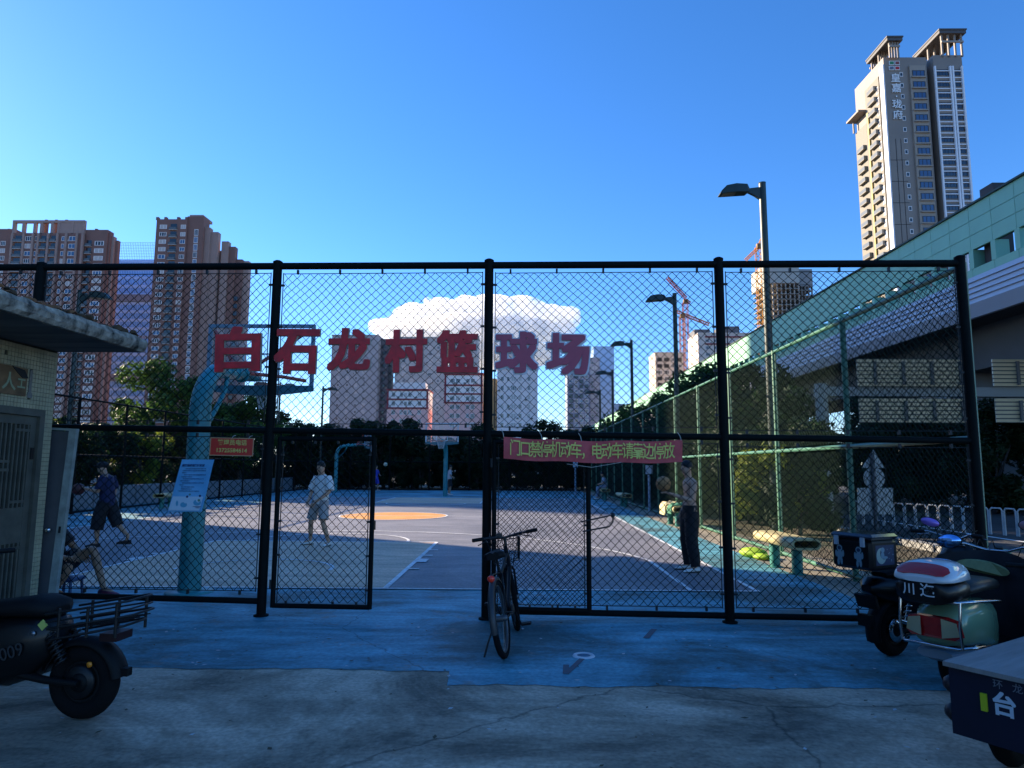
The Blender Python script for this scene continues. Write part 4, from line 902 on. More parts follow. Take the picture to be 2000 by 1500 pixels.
# ------------------------------------------------------------------ hoops, lamps, benches
teal = M('teal_hoop_paint', (.03,.27,.3), .38, var=.3, scale=3, spec=.5); tealb = M('blue_grey_frame_paint', (.16,.25,.32), .5, var=.2, scale=5); redb = M('faded_red_brace', (.42,.1,.08), .6, var=.3, scale=8); bglass = glass_mat('backboard_glass', (.55,.65,.68), .15, alpha=.14)
rimm = M('orange_rim', (.5,.1,.02), .5); netm = M('white_net_cord', (.6,.6,.6), .9); whitel = M('white_tape', (.7,.72,.74), .6)
def hoop(label, loc, rz_, pr=.145, reach=2.05, boardw=1.8, frame=None, curve=.0):
    """pole at the origin, arm and board towards +Y"""
    t = thing('basketball_hoop', label, 'hoop', loc, rz_); fr = frame or tealb
    mb = MB(); pts = [(0,0,0),(0,0,1.2),(0,0,2.4)]; rr = [pr, pr, pr*.97]
    for k in range(1,9): a = R(90*k/8); pts.append((0, .55*(1-math.cos(a)), 2.4+.62*math.sin(a))); rr.append(pr*(.97-.03*k))
    pts += [(0,1.2,3.08),(0,reach-.12,3.12)]; rr += [pr*.68, pr*.55]
    mb.tube(pts, rr, 18); mb.obj('pole', teal, t)
    mb = MB(); mb.lathe([(pr+.16,.0),(pr+.16,.02),(pr+.02,.03)], 20); mb.obj('base_plate', teal, t)
    mb = MB(); mb.tube([(.05,.1,2.2),(.05,.45,2.55),(.05,.62,2.75),(.05,.68,2.95)], .035, 8); mb.obj('strut', teal, t)
    for k in range(3): 
        y = .75+k*.28; mb = MB(); mb.lathe([(pr*.8,-.025),(pr*.86,-.02),(pr*.86,.02),(pr*.8,.025)], 16, Matrix.Translation((0,y,3.075))@Matrix.Rotation(R(90),4,'X')); mb.obj('collar', teal, t)
    z0, z1, w = 2.95, 4.0, boardw/2; y = reach
    bd = MB(); bd.box((0,y,(z0+z1)/2), (boardw-.08,.015,z1-z0-.08)); bd = bd.obj('backboard', bglass, t)
    for q in (MB().box((0,y,z1), (boardw,.05,.06)), MB().box((-w+.03,y,(z0+z1)/2), (.06,.05,z1-z0-.06)), MB().box((w-.03,y,(z0+z1)/2), (.06,.05,z1-z0-.06))): q.obj('board_frame', fr, bd)
    mb = MB(); mb.loft([[V((x,y-d,z0-.02-dz)),V((x,y+d,z0-.02-dz)),V((x,y+d,z0+.04)),V((x,y-d,z0+.04))] for x, d, dz in ((-w,.03,.03),(-w*.5,.05,.08),(0,.06,.11),(w*.5,.05,.08),(w,.03,.03))], sm=False); mb.obj('lower_pad', M('teal_pad', (.05,.17,.21), .6), bd)
    for s in (-1,1):
        for zc in (z0+.12, z1-.1):
            mb = MB(); mb.tube([(s*.06,y-.75,3.1),(s*(w*.55),y-.28,lerp(3.15,zc,.6)),(s*(w-.12),y-.03,zc)], .03, 7); mb.obj('brace', redb, t)
    mb = MB(); a = .295
    for d in ((-a,-.2),(a,-.2)): mb.box((d[0],y+.012,3.3), (.03,.012,.46))
    for z in (3.075,3.525): mb.box((0,y+.012,z), (.56,.012,.03))
    mb.obj('target_square', whitel, bd)
    mb = MB(); n = 24; c = V((0,y+.38,3.05)); mb.tube([c+V((.225*math.cos(6.283*k/n),.225*math.sin(6.283*k/n),0)) for k in range(n)], .011, 6, closed=True); mb.box((0,y+.09,3.03), (.14,.16,.05)); rim = mb.obj('rim', rimm, t)
    mb = MB(); m = 12
    for k in range(m):
        for s in (-1,1):
            P_ = [c+V((lerp(.225,.13,j/4)*math.cos(6.283*(k+s*j*.5)/m), lerp(.225,.13,j/4)*math.sin(6.283*(k+s*j*.5)/m), -.42*j/4)) for j in range(5)]; mb.tube(P_, .006, 3, sm=False)
    stuff(mb.obj('net', netm, rim)); return t
hoop('teal curved-arm basketball hoop seen from behind just inside the fence', (-4.36,9.22,0), 0)
hoop('teal basketball hoop facing the gate across the court', (-4.25,39.0,0), math.pi, pr=.125, frame=M('white_board_frame', (.55,.6,.65), .5))
hoop('teal hoop of the neighbouring court turned sideways by the far trees', (-12.2,45.4,0), -math.pi/2, pr=.12)
# lamp posts
lampm = M('dark_lamp_paint', (.03,.05,.045), .4, var=.2, scale=4); lens = M('lamp_lens', (.17,.17,.14), .3)
def lamp(label, x, y, h, side=-1, r=.075, group='tall floodlight posts along the court', s=1.0):
    t = thing('lamp_post', label, 'lamp post', (x,y,0), 0, group)
    mb = MB(); mb.tube([(0,0,0),(0,0,.3),(0,0,h)], [r*1.15,r*1.1,r*.9], 12); mb.lathe([(r*2.3,0),(r*2.3,.03),(r*1.1,.05)], 12); mb.lathe([(r*.9,h),(r*.95,h+.05),(r*.4,h+.06)], 12); mb.obj('pole', lampm, t)
    d = side*s
    mb = MB(); mb.loft([[V((d*x_,yy,h+z_)) for yy, z_ in ((-w,zb),(w,zb),(w,zt),(-w,zt))] for x_, w, zb, zt in ((.05,.05,-.42,-.08),(.22,.05,-.3,-.1),(.38,.045,-.22,-.12))], sm=False); mb.obj('bracket', lampm, t)
    hd = MB(); hd.loft([[V((d*x_,yy,h+z_)) for yy, z_ in ((-w,zb),(w,zb),(w*.85,zt),(-w*.85,zt))] for x_, w, zb, zt in ((.36,.1,-.2,-.12),(.42,.15,-.24,-.03),(.7,.17,-.25,-.02),(.95,.165,-.27,-.07),(1.08,.14,-.285,-.2),(1.12,.13,-.29,-.27))], sm=False); hd = hd.obj('lamp_head', lampm, t)
    mb = MB(); mb.loft([[V((d*x_,yy,h+z_)) for yy, z_ in ((-w,zb),(w,zb),(w,zb+.012),(-w,zb+.012))] for x_, w, zb in ((.72,.13,-.262),(1.06,.115,-.296))], sm=False); mb.obj('lens', lens, hd)
    return t
lamp('tall floodlight post rising through the top rail near the tower crane', 6.22, 17.0, 8.95, r=.1)
lamp('floodlight post beside the red crane jib', 5.95, 26.0, 8.35, r=.09); lamp('third floodlight post along the road side fence', 5.9, 36.1, 8.4, r=.085)
lamp('fourth floodlight post near the far fence corner', 5.9, 43.8, 7.9, r=.08); lamp('most distant floodlight post beyond the far court fence', 5.9, 50.8, 7.4, r=.08)
lamp('floodlight post in front of the wide brown tower', -15.6, 23.4, 7.75, side=1, r=.08); lamp('floodlight post above the far tree row, beside the slab block', -14.9, 51, 7.6, side=1, r=.08)
lamp('floodlight post half hidden behind the gate post and the backboard', -16.2, 45.5, 7.2, side=1, r=.07)
# benches: hollow stadium section seats on two round legs
byel = M('worn_yellow_bench', (.5,.42,.2), .5, var=.25, scale=5); bleg = M('green_bench_leg', (.03,.2,.17), .5, var=.3, scale=5)
def stad(w, h, n=8):
    r = h/2; p = []
    for k in range(n+1): a = R(-90+180*k/n); p.append((w/2-r+r*math.cos(a), r*math.sin(a)))
    for k in range(n+1): a = R(90+180*k/n); p.append((-w/2+r+r*math.cos(a), r*math.sin(a)))
    return p
def bench_make(label, loc, rz_=0, group=None, L_=1.5):
    t = thing('bench', label, 'bench', loc, rz_, group); mb = MB(); o, i = stad(.46,.17), stad(.40,.11); n = len(o)
    vs = []; fs = []
    for y in (-L_/2, L_/2): vs += [(a,y,b+.5) for a, b in o] + [(a,y,b+.5) for a, b in i]
    for k in range(n):
        j = (k+1) % n; fs += [(k,j,2*n+j,2*n+k), (n+k,3*n+k,3*n+j,n+j), (k,n+k,n+j,j), (2*n+k,2*n+j,3*n+j,3*n+k)]
    mb.add(vs, fs, sm=False); mb.obj('seat', byel, t)
    for y in (-L_*.27, L_*.27): mb = MB(); mb.tube([(0,y,0),(0,y,.42)], .085, 14); mb.lathe([(.13,0),(.13,.015),(.09,.02)], 14, Matrix.Translation((0,y,0))); mb.obj('leg', bleg, t)
    return t
b0 = bench_make('yellow hollow-seat bench in the sun patch beside the fallen green bag', (4.36,11.55,0), R(4))
def bench(label, loc, rz_=0): return dup(b0, loc, rz_, label)
bench('yellow bench with clothes thrown over it beside the ball player', (4.5,20.4,0), R(3)); bench('empty pale bench between the seated person and the clothes bench', (4.45,29.9,0), R(2)); bench('pale bench on which the far person sits', (4.4,36.4,0)); bench('pale bench by the low wall behind the navy shirt player', (-14.0,27.2,0), R(6))
# clothes on the bench
rnd = random.Random(8)
def drape(label, name, loc, w, l, h, m, cat='clothes', seed=1):
    r2 = random.Random(seed); mb = MB(); n = 16; vs = []; fs = []
    for j in range(n+1):
        for i in range(n+1):
            u_, v_ = i/n-.5, j/n-.5; x, y = u_*w, v_*l; over = max(0, abs(x)-.2)
            z = .02+h*max(0,1-(u_*u_+v_*v_)*4)*(.6+.4*math.sin(u_*17+seed)*math.cos(v_*13)) - over*1.6
            vs.append((max(-.25,min(.25,x))+(.02*math.sin(v_*20)), y, z))
    for j in range(n):
        for i in range(n): a = j*(n+1)+i; fs.append((a,a+1,a+n+2,a+n+1))
    mb.add(vs, fs, sm=True); o = mb.obj(name, m, loc=loc); return tag(o, label, cat)
drape('shirt coloured pale yellow as if sunlit, lying over the clothes bench', 'shirt', (4.48,20.75,.59), .8, .7, .1, M('sunlit_yellow_cloth', (.62,.55,.3), .8), seed=2)  # yellow sunlight is put into the cloth colour
drape('green jacket heaped on the near end of the clothes bench', 'jacket', (4.52,20.0,.59), .7, .5, .09, M('green_cloth', (.05,.2,.12), .8), seed=5)
# lime bag lying by the first bench
mb = MB(); T = Matrix.Rotation(R(30),3,'Z'); mb.ell((4.38,13.2,.09), (.2,.3,.1), 16, 10, T); mb.ell((4.42,12.85,.06), (.12,.2,.06), 12, 8, T)
tag(mb.obj('bag', M('lime_fabric', (.35,.55,.03), .6, var=.4, scale=8)), 'lime green bag lying on the path behind the first bench', 'bag')
# small notice posts along the road side fence
for lb, px, py, zt in (('thin post with a pale square plate between two benches', 1269, 1000, 1.75), ('thin post with a pale plate near the seated person', 1124, 968, 2.0)):
    p = G(px, py); t = thing('marker_post', lb, 'post', (p.x,p.y,0)); mb = MB(); mb.tube([(0,0,0),(0,0,zt-.35)], .05, 8); mb.obj('pole', M('pale_blue_post', (.3,.37,.45), .6), t)
    mb = MB(); mb.box((0,-.06,zt-.15), (.28,.02,.34)); mb.obj('plate', M('pale_blue_plate', (.42,.52,.62), .5), t)
# ------------------------------------------------------------------ tiled hut with concrete canopy
HX, HY0, HY1, HZ = -5.2, 3.4, 7.52, 2.93
hut = thing('tiled_hut', 'small hut with cream mosaic tiles, barred steel door and crumbling concrete roof', 'hut', (-6.8, 5.6, 0))
grout = M('dark_grout', (.07,.065,.045), .9, var=.3, scale=6); tile_m = M('cream_mosaic_tile', (.5,.43,.27), .3, var=.22, scale=5, spec=.5, rgb2=(.35,.31,.2))
DY0, DY1, DZ = 6.42, 7.3, 2.2                            # door opening
mb = MB(); mb.bb(-8.6,HX-.012,HY0,DY0,0,HZ); mb.bb(-8.6,HX-.012,DY1,HY1,0,HZ); mb.bb(-8.6,HX-.012,DY0,DY1,DZ,HZ); mb.obj('wall', grout, hut, True)
mb = MB(); mb.bb(-8.5,HX-.08,DY0+.002,DY1-.002,.002,DZ-.002); mb.obj('interior_shade_block', M('interior_shade_block', (.006,.006,.006), .9), hut, True)  # near-black block paints the unlit room behind the bars
mb = MB(); ty, tz = .0465, .0465; rnd = random.Random(4)
nY, nZ = int((HY1-5.5)/ty), int((HZ-.02)/tz)
for i in range(nY):
    for k in range(nZ):
        y, z = HY1-(i+.5)*ty, .02+(k+.5)*tz
        if DY0-.06 < y < DY1+.06 and z < DZ+.05: continue
        if rnd.random() < .006 or (6.98 < y < 7.16 and 2.36 < z < 2.66 and abs(y-7.12) < .035): continue
        d = rnd.uniform(0,.0015); g = .0022
        mb.add([(HX+d,y-ty/2+g,z-tz/2+g),(HX+d,y+ty/2-g,z-tz/2+g),(HX+d,y+ty/2-g,z+tz/2-g),(HX+d,y-ty/2+g,z+tz/2-g),(HX-.012,y-ty/2+g,z-tz/2+g),(HX-.012,y+ty/2-g,z-tz/2+g),(HX-.012,y+ty/2-g,z+tz/2-g),(HX-.012,y-ty/2+g,z+tz/2-g)], [(0,1,2,3),(0,4,5,1),(1,5,6,2),(2,6,7,3),(3,7,4,0)])
for i in range(int(1.2/ty)):                              # end face round the corner
    for k in range(nZ):
        x, z = HX-.012-(i+.5)*ty, .02+(k+.5)*tz; g = .0022; y = HY1+.006
        mb.add([(x-ty/2+g,y,z-tz/2+g),(x-ty/2+g,y,z+tz/2-g),(x+ty/2-g,y,z+tz/2-g),(x+ty/2-g,y,z-tz/2+g)], [(0,1,2,3)])
stuff(mb.obj('wall_tile', tile_m, hut, True))
# roof slab with ragged plaster edge
def slab_mat():
    m = M('weathered_plaster_edge', (.42,.36,.28), .9, var=.9, scale=9, bump=.12, rgb2=(.03,.028,.022), detail=9)
    return m
mb = MB(); rnd = random.Random(9); n = 70; ringsv = []
for k in range(n+1):
    y = lerp(2.6, HY1+.06, k/n); e = lambda s_: s_*(rnd.random()-.5); X1_ = -4.24
    ringsv.append([V((-8.9,y,HZ)), V((X1_-.03+e(.02),y,HZ+e(.004))), V((X1_+e(.005),y,HZ+.04+e(.02))), V((X1_+.012+e(.005),y,HZ+.095+e(.02))), V((X1_-.01+e(.008),y,HZ+.145+e(.02))), V((X1_-.12,y,HZ+.155+e(.02))), V((-8.9,y,HZ+.2))])
mb.loft(ringsv, sm=False); roof = mb.obj('roof_slab', slab_mat(), hut, True)
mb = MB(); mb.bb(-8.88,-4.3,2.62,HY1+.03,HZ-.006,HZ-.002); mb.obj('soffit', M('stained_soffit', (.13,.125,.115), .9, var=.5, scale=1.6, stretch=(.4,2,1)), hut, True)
mb = MB(); rnd = random.Random(13)                        # moss, broken tile and dead leaves heaped on the slab
for k in range(260):
    y = rnd.uniform(3.2,7.5); x = -4.3-abs(rnd.gauss(0,.16)); s_ = rnd.uniform(.02,.06) * (1.5 if 7.0 < y < 7.4 else 1)
    q = Matrix.Rotation(rnd.uniform(0,6.3),3,'Z')@Matrix.Rotation(rnd.uniform(-.6,.6),3,'X')
    mb.box((x,y,HZ+.155+rnd.uniform(0,.05)), (s_*2,s_*1.3,s_*.7), q, mi=rnd.choice((0,0,1)), taper=.6)
stuff(mb.obj('roof_debris', [M('brown_moss_debris', (.10,.055,.025), .95, var=.4, scale=20), M('rust_debris', (.22,.09,.035), .9)], roof, True))
# steel door: frame, bars in a nested pattern, solid middle panel
steel = M('grey_green_door_steel', (.12,.115,.09), .55, var=.35, scale=4, metal=.2); door = MB(); xd = HX+.005
fr = .075
door.bb(xd-.05,xd+.03,DY0-.05,DY0+fr-.05,0,DZ+.05); door.bb(xd-.05,xd+.03,DY1-fr+.05,DY1+.05,0,DZ+.05); door.bb(xd-.05,xd+.03,DY0+fr-.05,DY1-fr+.05,DZ-fr+.05,DZ+.05); door = door.obj('door_frame', steel, hut, True)
lf = MB(); a, b = DY0+.03, DY1-.03; st = .085
lf.bb(xd-.035,xd-.002,a,a+st,.03,DZ-.03); lf.bb(xd-.035,xd-.002,b-st,b,.03,DZ-.03); lf.bb(xd-.035,xd-.002,a+st,b-st,DZ-.12,DZ-.03); lf.bb(xd-.035,xd-.002,a+st,b-st,.03,.1); lf.bb(xd-.034,xd-.004,a+st,b-st,.86,1.22)
leafd = lf.obj('door_leaf', steel, hut, True)
rnd = random.Random(2)
inn0, inn1 = a+st, b-st; nb = 11; barm = MB().bb(-.012,.012,-.011,.011,0,1).mesh('bar', steel)
for (z0, z1) in ((1.22,DZ-.12),(.1,.86)):
    for k in range(nb):
        y = lerp(inn0+.02,inn1-.02,k/(nb-1)); short = k in (4,5,6)
        link('bar', barm, leafd, True, loc=(xd-.018,y,z0), scale=(1,1,z1-z0-(.0 if not short else .0)))
    for zz, ya, yb in ((lerp(z0,z1,.93),inn1-.22,inn1),(lerp(z0,z1,.93),inn0,inn0+.2),(lerp(z0,z1,.55),inn0+.25,inn1-.25),(lerp(z0,z1,.45),inn0+.25,inn1-.25),(lerp(z0,z1,.07),inn1-.22,inn1)):
        mb = MB(); mb.bb(xd-.028,xd-.004,ya,yb,zz-.014,zz+.014); mb.obj('cross_bar', steel, leafd, True)
mb = MB(); mb.bb(xd-.002,xd+.012,b-.06,b-.02,1.72,1.84); mb.obj('lock', M('black_lock', (.01,.01,.012), .4), leafd, True)
for z in (1.25,1.62): mb = MB(); mb.tube([(xd+.005,DY1+.005,z-.05),(xd+.005,DY1+.005,z+.05)], .018, 8); mb.obj('hinge', M('rusty_orange_hinge', (.4,.2,.06), .7), door, True)
# chipped brown plaque with remains of pale characters
plq = tag(MB().bb(HX+.003,HX+.02,6.55,7.05,2.37,2.66).obj('wall_plaque', M('brown_chipped_plaque', (.23,.13,.06), .7, var=.5, scale=6)), 'chipped brown plaque with torn pale characters beside the barred door', 'plaque')
mb = MB(); mb.prism([(6.82,2.662),(7.0,2.64),(7.06,2.56),(6.98,2.555),(6.9,2.6)], lambda y, z, d: (HX+d, y, z), .0205, .026); mb.obj('torn_film', M('black_torn_film', (.008,.008,.01), .6), plq)
for chx, y, z, s_ in (('人',6.80,2.49,.19),('工',6.97,2.49,.12)):
    me = text_mesh(chx, s_, .001, .004, M('pale_green_letter', (.3,.33,.2), .6))
    for v in me.vertices: v.co = (HX+.0225+v.co.z, y+v.co.x, z+v.co.y)
    link('lettering', me, plq)
mb = MB(); mb.bb(HX-.008,HX+.008,7.09,7.16,2.36,2.42); mb.bb(HX-.008,HX+.003,7.11,7.15,2.42,2.66); tag(mb.obj('broken_switch_box', M('grey_broken_plaster', (.26,.24,.21), .9, var=.4, scale=30)), 'remains of a broken switch box chased into the tiles right of the plaque', 'switch')
# spare grey door leaf leaning by the hut corner
t = thing('door_leaf', 'plain grey metal door leaf leaning against the hut corner with a round knob', 'door', (-5.3,7.60,0)); t.rotation_euler = (0, R(2.6), 0)
gd = M('grey_blue_door_sheet', (.085,.085,.09), .6, var=.2, scale=3); gs = M('pale_steel_stile', (.3,.33,.3), .4, var=.35, scale=8)
mb = MB(); mb.bb(-.5,.165,-.018,.018,.02,2.04); mb.obj('sheet', gd, t)
mb = MB(); mb.bb(.165,.245,-.026,.026,.01,2.05); mb.obj('stile', gs, t); mb = MB(); mb.bb(-.5,.245,-.028,.028,2.05,2.075); mb.obj('top_edge', gs, t)
mb = MB(); mb.lathe([(.012,0),(.012,.03),(.03,.04),(.032,.055),(.02,.068),(.001,.07)], 16, Matrix.Translation((.1,-.018,.96))@Matrix.Rotation(R(90),4,'X')); mb.obj('knob', M('chrome', (.5,.5,.52), .15, metal=1), t)
mb = MB(); mb.bb(.19,.215,-.029,-.026,.93,1.0); mb.obj('strike_plate', M('dark_hole', (.01,.01,.01), .6), t)
# ------------------------------------------------------------------ two-wheelers and cargo trike.  local frame: +X forward, +Y left, +Z up
blk = M('black_plastic', (.004,.0045,.005), .6, spec=.2); blkg = M('gloss_black_paint', (.003,.0033,.004), .35, spec=.3, coat=.12); rub = M('tyre_rubber', (.006,.006,.0065), .9, spec=.15, bump=.2, scale=40); chrome = M('chrome', (.5,.5,.52), .15, metal=1); steel_d = M('dark_steel_tube', (.008,.0085,.0095), .4, spec=.35); alu = M('alloy_rim', (.3,.31,.33), .35, metal=.8); orl = M('orange_reflector', (.7,.22,.02), .3); redl = M('red_lamp_lens', (.42,.012,.012), .2, coat=.5); seatm = M('black_vinyl_seat', (.005,.005,.0055), .65, spec=.2, bump=.1, scale=30)
RX90 = Matrix.Rotation(R(90), 4, 'X')
def torus(mb, c, Rr, r, n=30, m=8, sq=1.0, mi=0):
    c = V(c); rings = []
    for k in range(n):
        a = 6.28318*k/n; d = V((math.cos(a),0,math.sin(a)))
        rings.append([c + d*(Rr + r*math.cos(6.28318*j/m)*1.0) + V((0,1,0))*(r*sq*math.sin(6.28318*j/m)) for j in range(m)])
    rings.append(rings[0]); mb.loft(rings, mi, True, cap=False); return mb
def wheel(par, c, Rr, r, spokes=5, thin=False, rimm_=None, disc=False):
    """tyre with rim, hub and spokes as sub-parts"""
    ty = torus(MB(), c, Rr-r, r, 36, 10).obj('tyre', rub, par)
    mb = MB(); torus(mb, c, Rr-1.9*r, r*.42 if not thin else r*.4, 32, 6, sq=1.7)
    c = V(c); hr = .05 if not thin else .022
    mb.lathe([(.001,-.07),(hr,-.07),(hr*1.3,-.05),(hr*1.3,.05),(hr,.07),(.001,.07)], 16, Matrix.Translation(c)@RX90)
    if thin:
        for k in range(28):
            a = 6.283*k/28; b = a+(.5 if k % 2 else -.5); s_ = .03 if (k//2) % 2 else -.03
            mb.tube([c+V((hr*math.cos(b),s_,hr*math.sin(b))), c+V(((Rr-1.9*r)*math.cos(a),0,(Rr-1.9*r)*math.sin(a)))], .0016, 3, sm=False)
    else:
        for k in range(spokes):
            a = 6.283*k/spokes; d = V((math.cos(a),0,math.sin(a))); p = V((-d.z,0,d.x))
            mb.loft([[c+d*q+p*w+V((0,yy,0)) for w, yy in ((-ww,-.022),(ww,-.022),(ww,.022),(-ww,.022))] for q, ww in ((.03,.028),(Rr-2.0*r,.018))], sm=False)
    mb.obj('rim', rimm_ or alu, ty)
    if disc:
        mb = MB(); mb.lathe([(.05,.055),(.105,.055),(.105,.06),(.05,.06)], 28, Matrix.Translation(c)@RX90); mb.obj('brake_disc', chrome, ty)
    return ty
def fender(par, c, Rr, a0, a1, w, m, th=.006, name='rear_mudguard', drop=.03):
    mb = MB(); c = V(c); rings = []
    for k in range(15):
        a = R(lerp(a0,a1,k/14)); d = V((math.cos(a),0,math.sin(a)))
        prof = [(-w,-drop),(-w*.8,0),(0,.012),(w*.8,0),(w,-drop)]
        rings.append([c+d*(Rr+z)+V((0,y,0)) for y, z in prof] + [c+d*(Rr+z-th)+V((0,y*.96,0)) for y, z in prof[::-1]])
    mb.loft(rings, sm=True); return mb.obj(name, m, par)
def spring(par, p, q, r=.035, turns=7, m=None):
    p, q = V(p), V(q); ax = (q-p).normalized(); x = ax.orthogonal().normalized(); y = ax.cross(x); n = turns*10
    mb = MB(); mb.tube([p+(q-p)*(k/n)+(x*math.cos(.628*k)+y*math.sin(.628*k))*r for k in range(n+1)], .0085, 5); mb.tube([p,q], .016, 8); return mb.obj('shock_spring', m or steel_d, par)
def loftbody(par, name, secs, m, n=14, pw=.7, flat=False):
    """secs: (x, half width, zbottom, ztop) rounded sections along X"""
    mb = MB(); rings = []
    for x, w, zb, zt in secs:
        ring = []
        for k in range(n):
            a = 6.28318*k/n; ca, sa = math.cos(a), math.sin(a)
            if flat: ring.append(V((x, w*math.copysign(abs(ca)**(.75 if sa > 0 else .35),ca), zb+(zt-zb)*sa**.8 if sa > 0 else zb+.02*sa)))
            else: ring.append(V((x, w*math.copysign(abs(ca)**pw,ca), (zb+zt)/2+(zt-zb)/2*math.copysign(abs(sa)**pw,sa))))
        rings.append(ring)
    mb.loft(rings, sm=True); return mb.obj(name, m, par)
def handlebar(par, x, z, w=.34, m=chrome, grips=blk, back=.12):
    mb = MB(); mb.tube([(x-back,-w,z+.01),(x-back*.7,-w*.6,z+.02),(x,-.08,z-.03),(x,.08,z-.03),(x-back*.7,w*.6,z+.02),(x-back,w,z+.01)], .012, 8); mb.obj('handlebar', m, par)
    for s in (-1,1):
        mb = MB(); mb.tube([(x-back*.8,s*(w-.11),z+.013),(x-back-.01,s*(w+.01),z+.01)], .018, 10); mb.obj('grip', grips, par)
        mb = MB(); mb.tube([(x-back*.5,s*(w-.14),z+.0),(x-.02,s*(w-.1),z-.01),(x-.05,s*w,z-.02)], .005, 6); mb.obj('brake_lever', m, par)
def cables(par, x, z, xe, ze, n=3):
    for k in range(n):
        y = (-.16,.14,.05)[k]; mb = MB(); mb.tube([(x-.05,y,z),(x+.08,y*1.1,z+.05),(x+.11,y*.6,z-.12),(xe,y*.2,ze)], .004, 5); mb.obj('brake_cable', blk, par)
def mirror(par, x, y, z, dx, dy, dz, m, rx=.075, rz_=.045, yaw=0.0, body=blk, tilt=0):
    mb = MB(); mb.tube([(x,y,z),(x+dx*.4,y+dy*.4,z+dz*.8),(x+dx,y+dy,z+dz)], .006, 6); o = mb.obj('mirror_stem', body, par)
    T = (Matrix.Rotation(yaw,3,'Z')@Matrix.Rotation(tilt,3,'X')); c = V((x+dx,y+dy,z+dz+.02))
    h = MB(); h.ell(c, (.016,rx*1.08,rz_*1.12), 18, 10, T); h = h.obj('mirror_shell', body, par)
    mb = MB(); mb.lathe([(.001,0),(1,0),(1,.004),(.001,.005)], 24, Matrix.Translation(c+T@V((-.0175,0,0)))@T.to_4x4()@Matrix.Rotation(R(-90),4,'Y')@Matrix.Diagonal((rz_,rx,1,1))); mb.obj('mirror_glass', m, h)

# black moped at the left, seen from its left... rear right; nose out of frame
c0 = G(160,1404); t = thing('electric_moped', 'black electric moped with wire rear rack parked beside the hut', 'moped', (c0.x, c0.y, 0), math.pi - R(6))
RW = .242
wheel(t, (0,0,RW), RW, .062, 5, rimm_=blk, disc=True); wheel(t, (1.28,0,RW), RW, .06, 5, rimm_=blk)
fender(t, (0,0,RW), .275, 15, 172, .075, blk); mb = MB(); mb.box((-.29,0,.31), (.05,.05,.05)); mb.obj('tail_tab', blk, t)
for s in (-1,1): mb = MB(); mb.tube([(.42,s*.1,.30),(.2,s*.11,.27),(-.03,s*.1,.25)], [.028,.026,.022], 8); mb.obj('swing_arm', blk, t)
mb = MB(); mb.lathe([(.001,0),(.1,0),(.115,.02),(.1,.05),(.001,.05)], 22, Matrix.Translation((.01,.055,RW))@RX90); mb.obj('hub_motor', steel_d, t)
for s in (-1,1): spring(t, (.09,s*.1,.38), (.2,s*.1,.56))
mb = MB(); mb.lathe([(.001,0),(.018,0),(.018,.01),(.001,.011)], 16, Matrix.Translation((-.09,.082,.37))@Matrix.Rotation(R(-90),4,'X')); mb.obj('reflector', orl, t)
loftbody(t, 'body', [(.18,.05,.42,.6),(.21,.13,.36,.66),(.3,.16,.27,.68),(.5,.17,.2,.68),(.66,.16,.2,.64),(.8,.15,.22,.4),(1.0,.14,.22,.3),(1.08,.13,.22,.28)], blkg)
loftbody(t, 'seat', [(.2,.07,.66,.72),(.23,.13,.65,.765),(.34,.15,.65,.79),(.55,.15,.65,.76),(.78,.13,.63,.73),(.86,.05,.63,.69)], seatm)
loftbody(t, 'leg_shield', [(1.02,.15,.22,.32),(1.06,.19,.25,.8),(1.1,.16,.3,.95),(1.16,.08,.5,.98)], blkg)
mb = MB(); mb.tube([(1.25,0,.3),(1.08,0,1.0)], .03, 8); mb.obj('steering_column', steel_d, t); handlebar(t, 1.05, 1.02, m=steel_d); cables(t, 1.05, 1.02, 1.12, .7)
mb = MB(); mb.box((.225,.136,.62), (.05,.006,.05), Matrix.Rotation(R(45),3,'Y')); mb.obj('badge', M('yellow_green_badge', (.45,.5,.12), .4), t)
mb = MB(); mb.lathe([(.001,0),(.016,0),(.016,.006),(.001,.008)], 14, Matrix.Translation((.27,.155,.57))@Matrix.Rotation(R(-90),4,'X')); mb.obj('bolt_cap', alu, t)
me = text_mesh('009', .115, .0015, .0, M('dim_grey_letter', (.035,.035,.037), .4))
q = Matrix.Rotation(R(18),3,'Y')
for v in me.vertices: v.co = V((.40,.174,.45)) + q@V((-v.co.x, v.co.z, v.co.y))
link('lettering', me, t)
# rack: two stacked tube loops with slats
for z, x0, x1, r_ in ((.73,.2,-.36,.008),(.64,.18,-.38,.008),(.57,.16,-.33,.008),(.68,.19,-.37,.006)):
    w = .15; mb = MB(); mb.tube([(x0,-w,z-.04),(x1+.04,-w,z+.05),(x1,-w+.04,z+.055),(x1,w-.04,z+.055),(x1+.04,w,z+.05),(x0,w,z-.04)], r_, 8); mb.obj('rack_loop', steel_d, t)
for k in range(5): y = -.11+.055*k; mb = MB(); mb.tube([(.18,y,.58),(-.36,y,.66)], .0045, 6); mb.obj('rack_slat', steel_d, t)
for x in (-.3,-.1,.1):
    for s in (-1,1): mb = MB(); mb.tube([(x,s*.15,.55-.03*x),(x,s*.15,.74-.1*x)], .010, 6); mb.obj('rack_upright', steel_d, t)
mb = MB(); mb.box((-.2,0,.54), (.12,.16,.05)); mb.obj('tail_lamp', M('dark_red_lamp', (.02,.003,.004), .4), t)
mb = MB(); mb.tube([(.52,.12,.26),(.62,.16,.08),(.64,.17,.02)], .016, 8); mb.tube([(.64,.17,.02),(.5,.2,.012),(.44,.2,.012)], .012, 6); mb.obj('side_stand', steel_d, t)
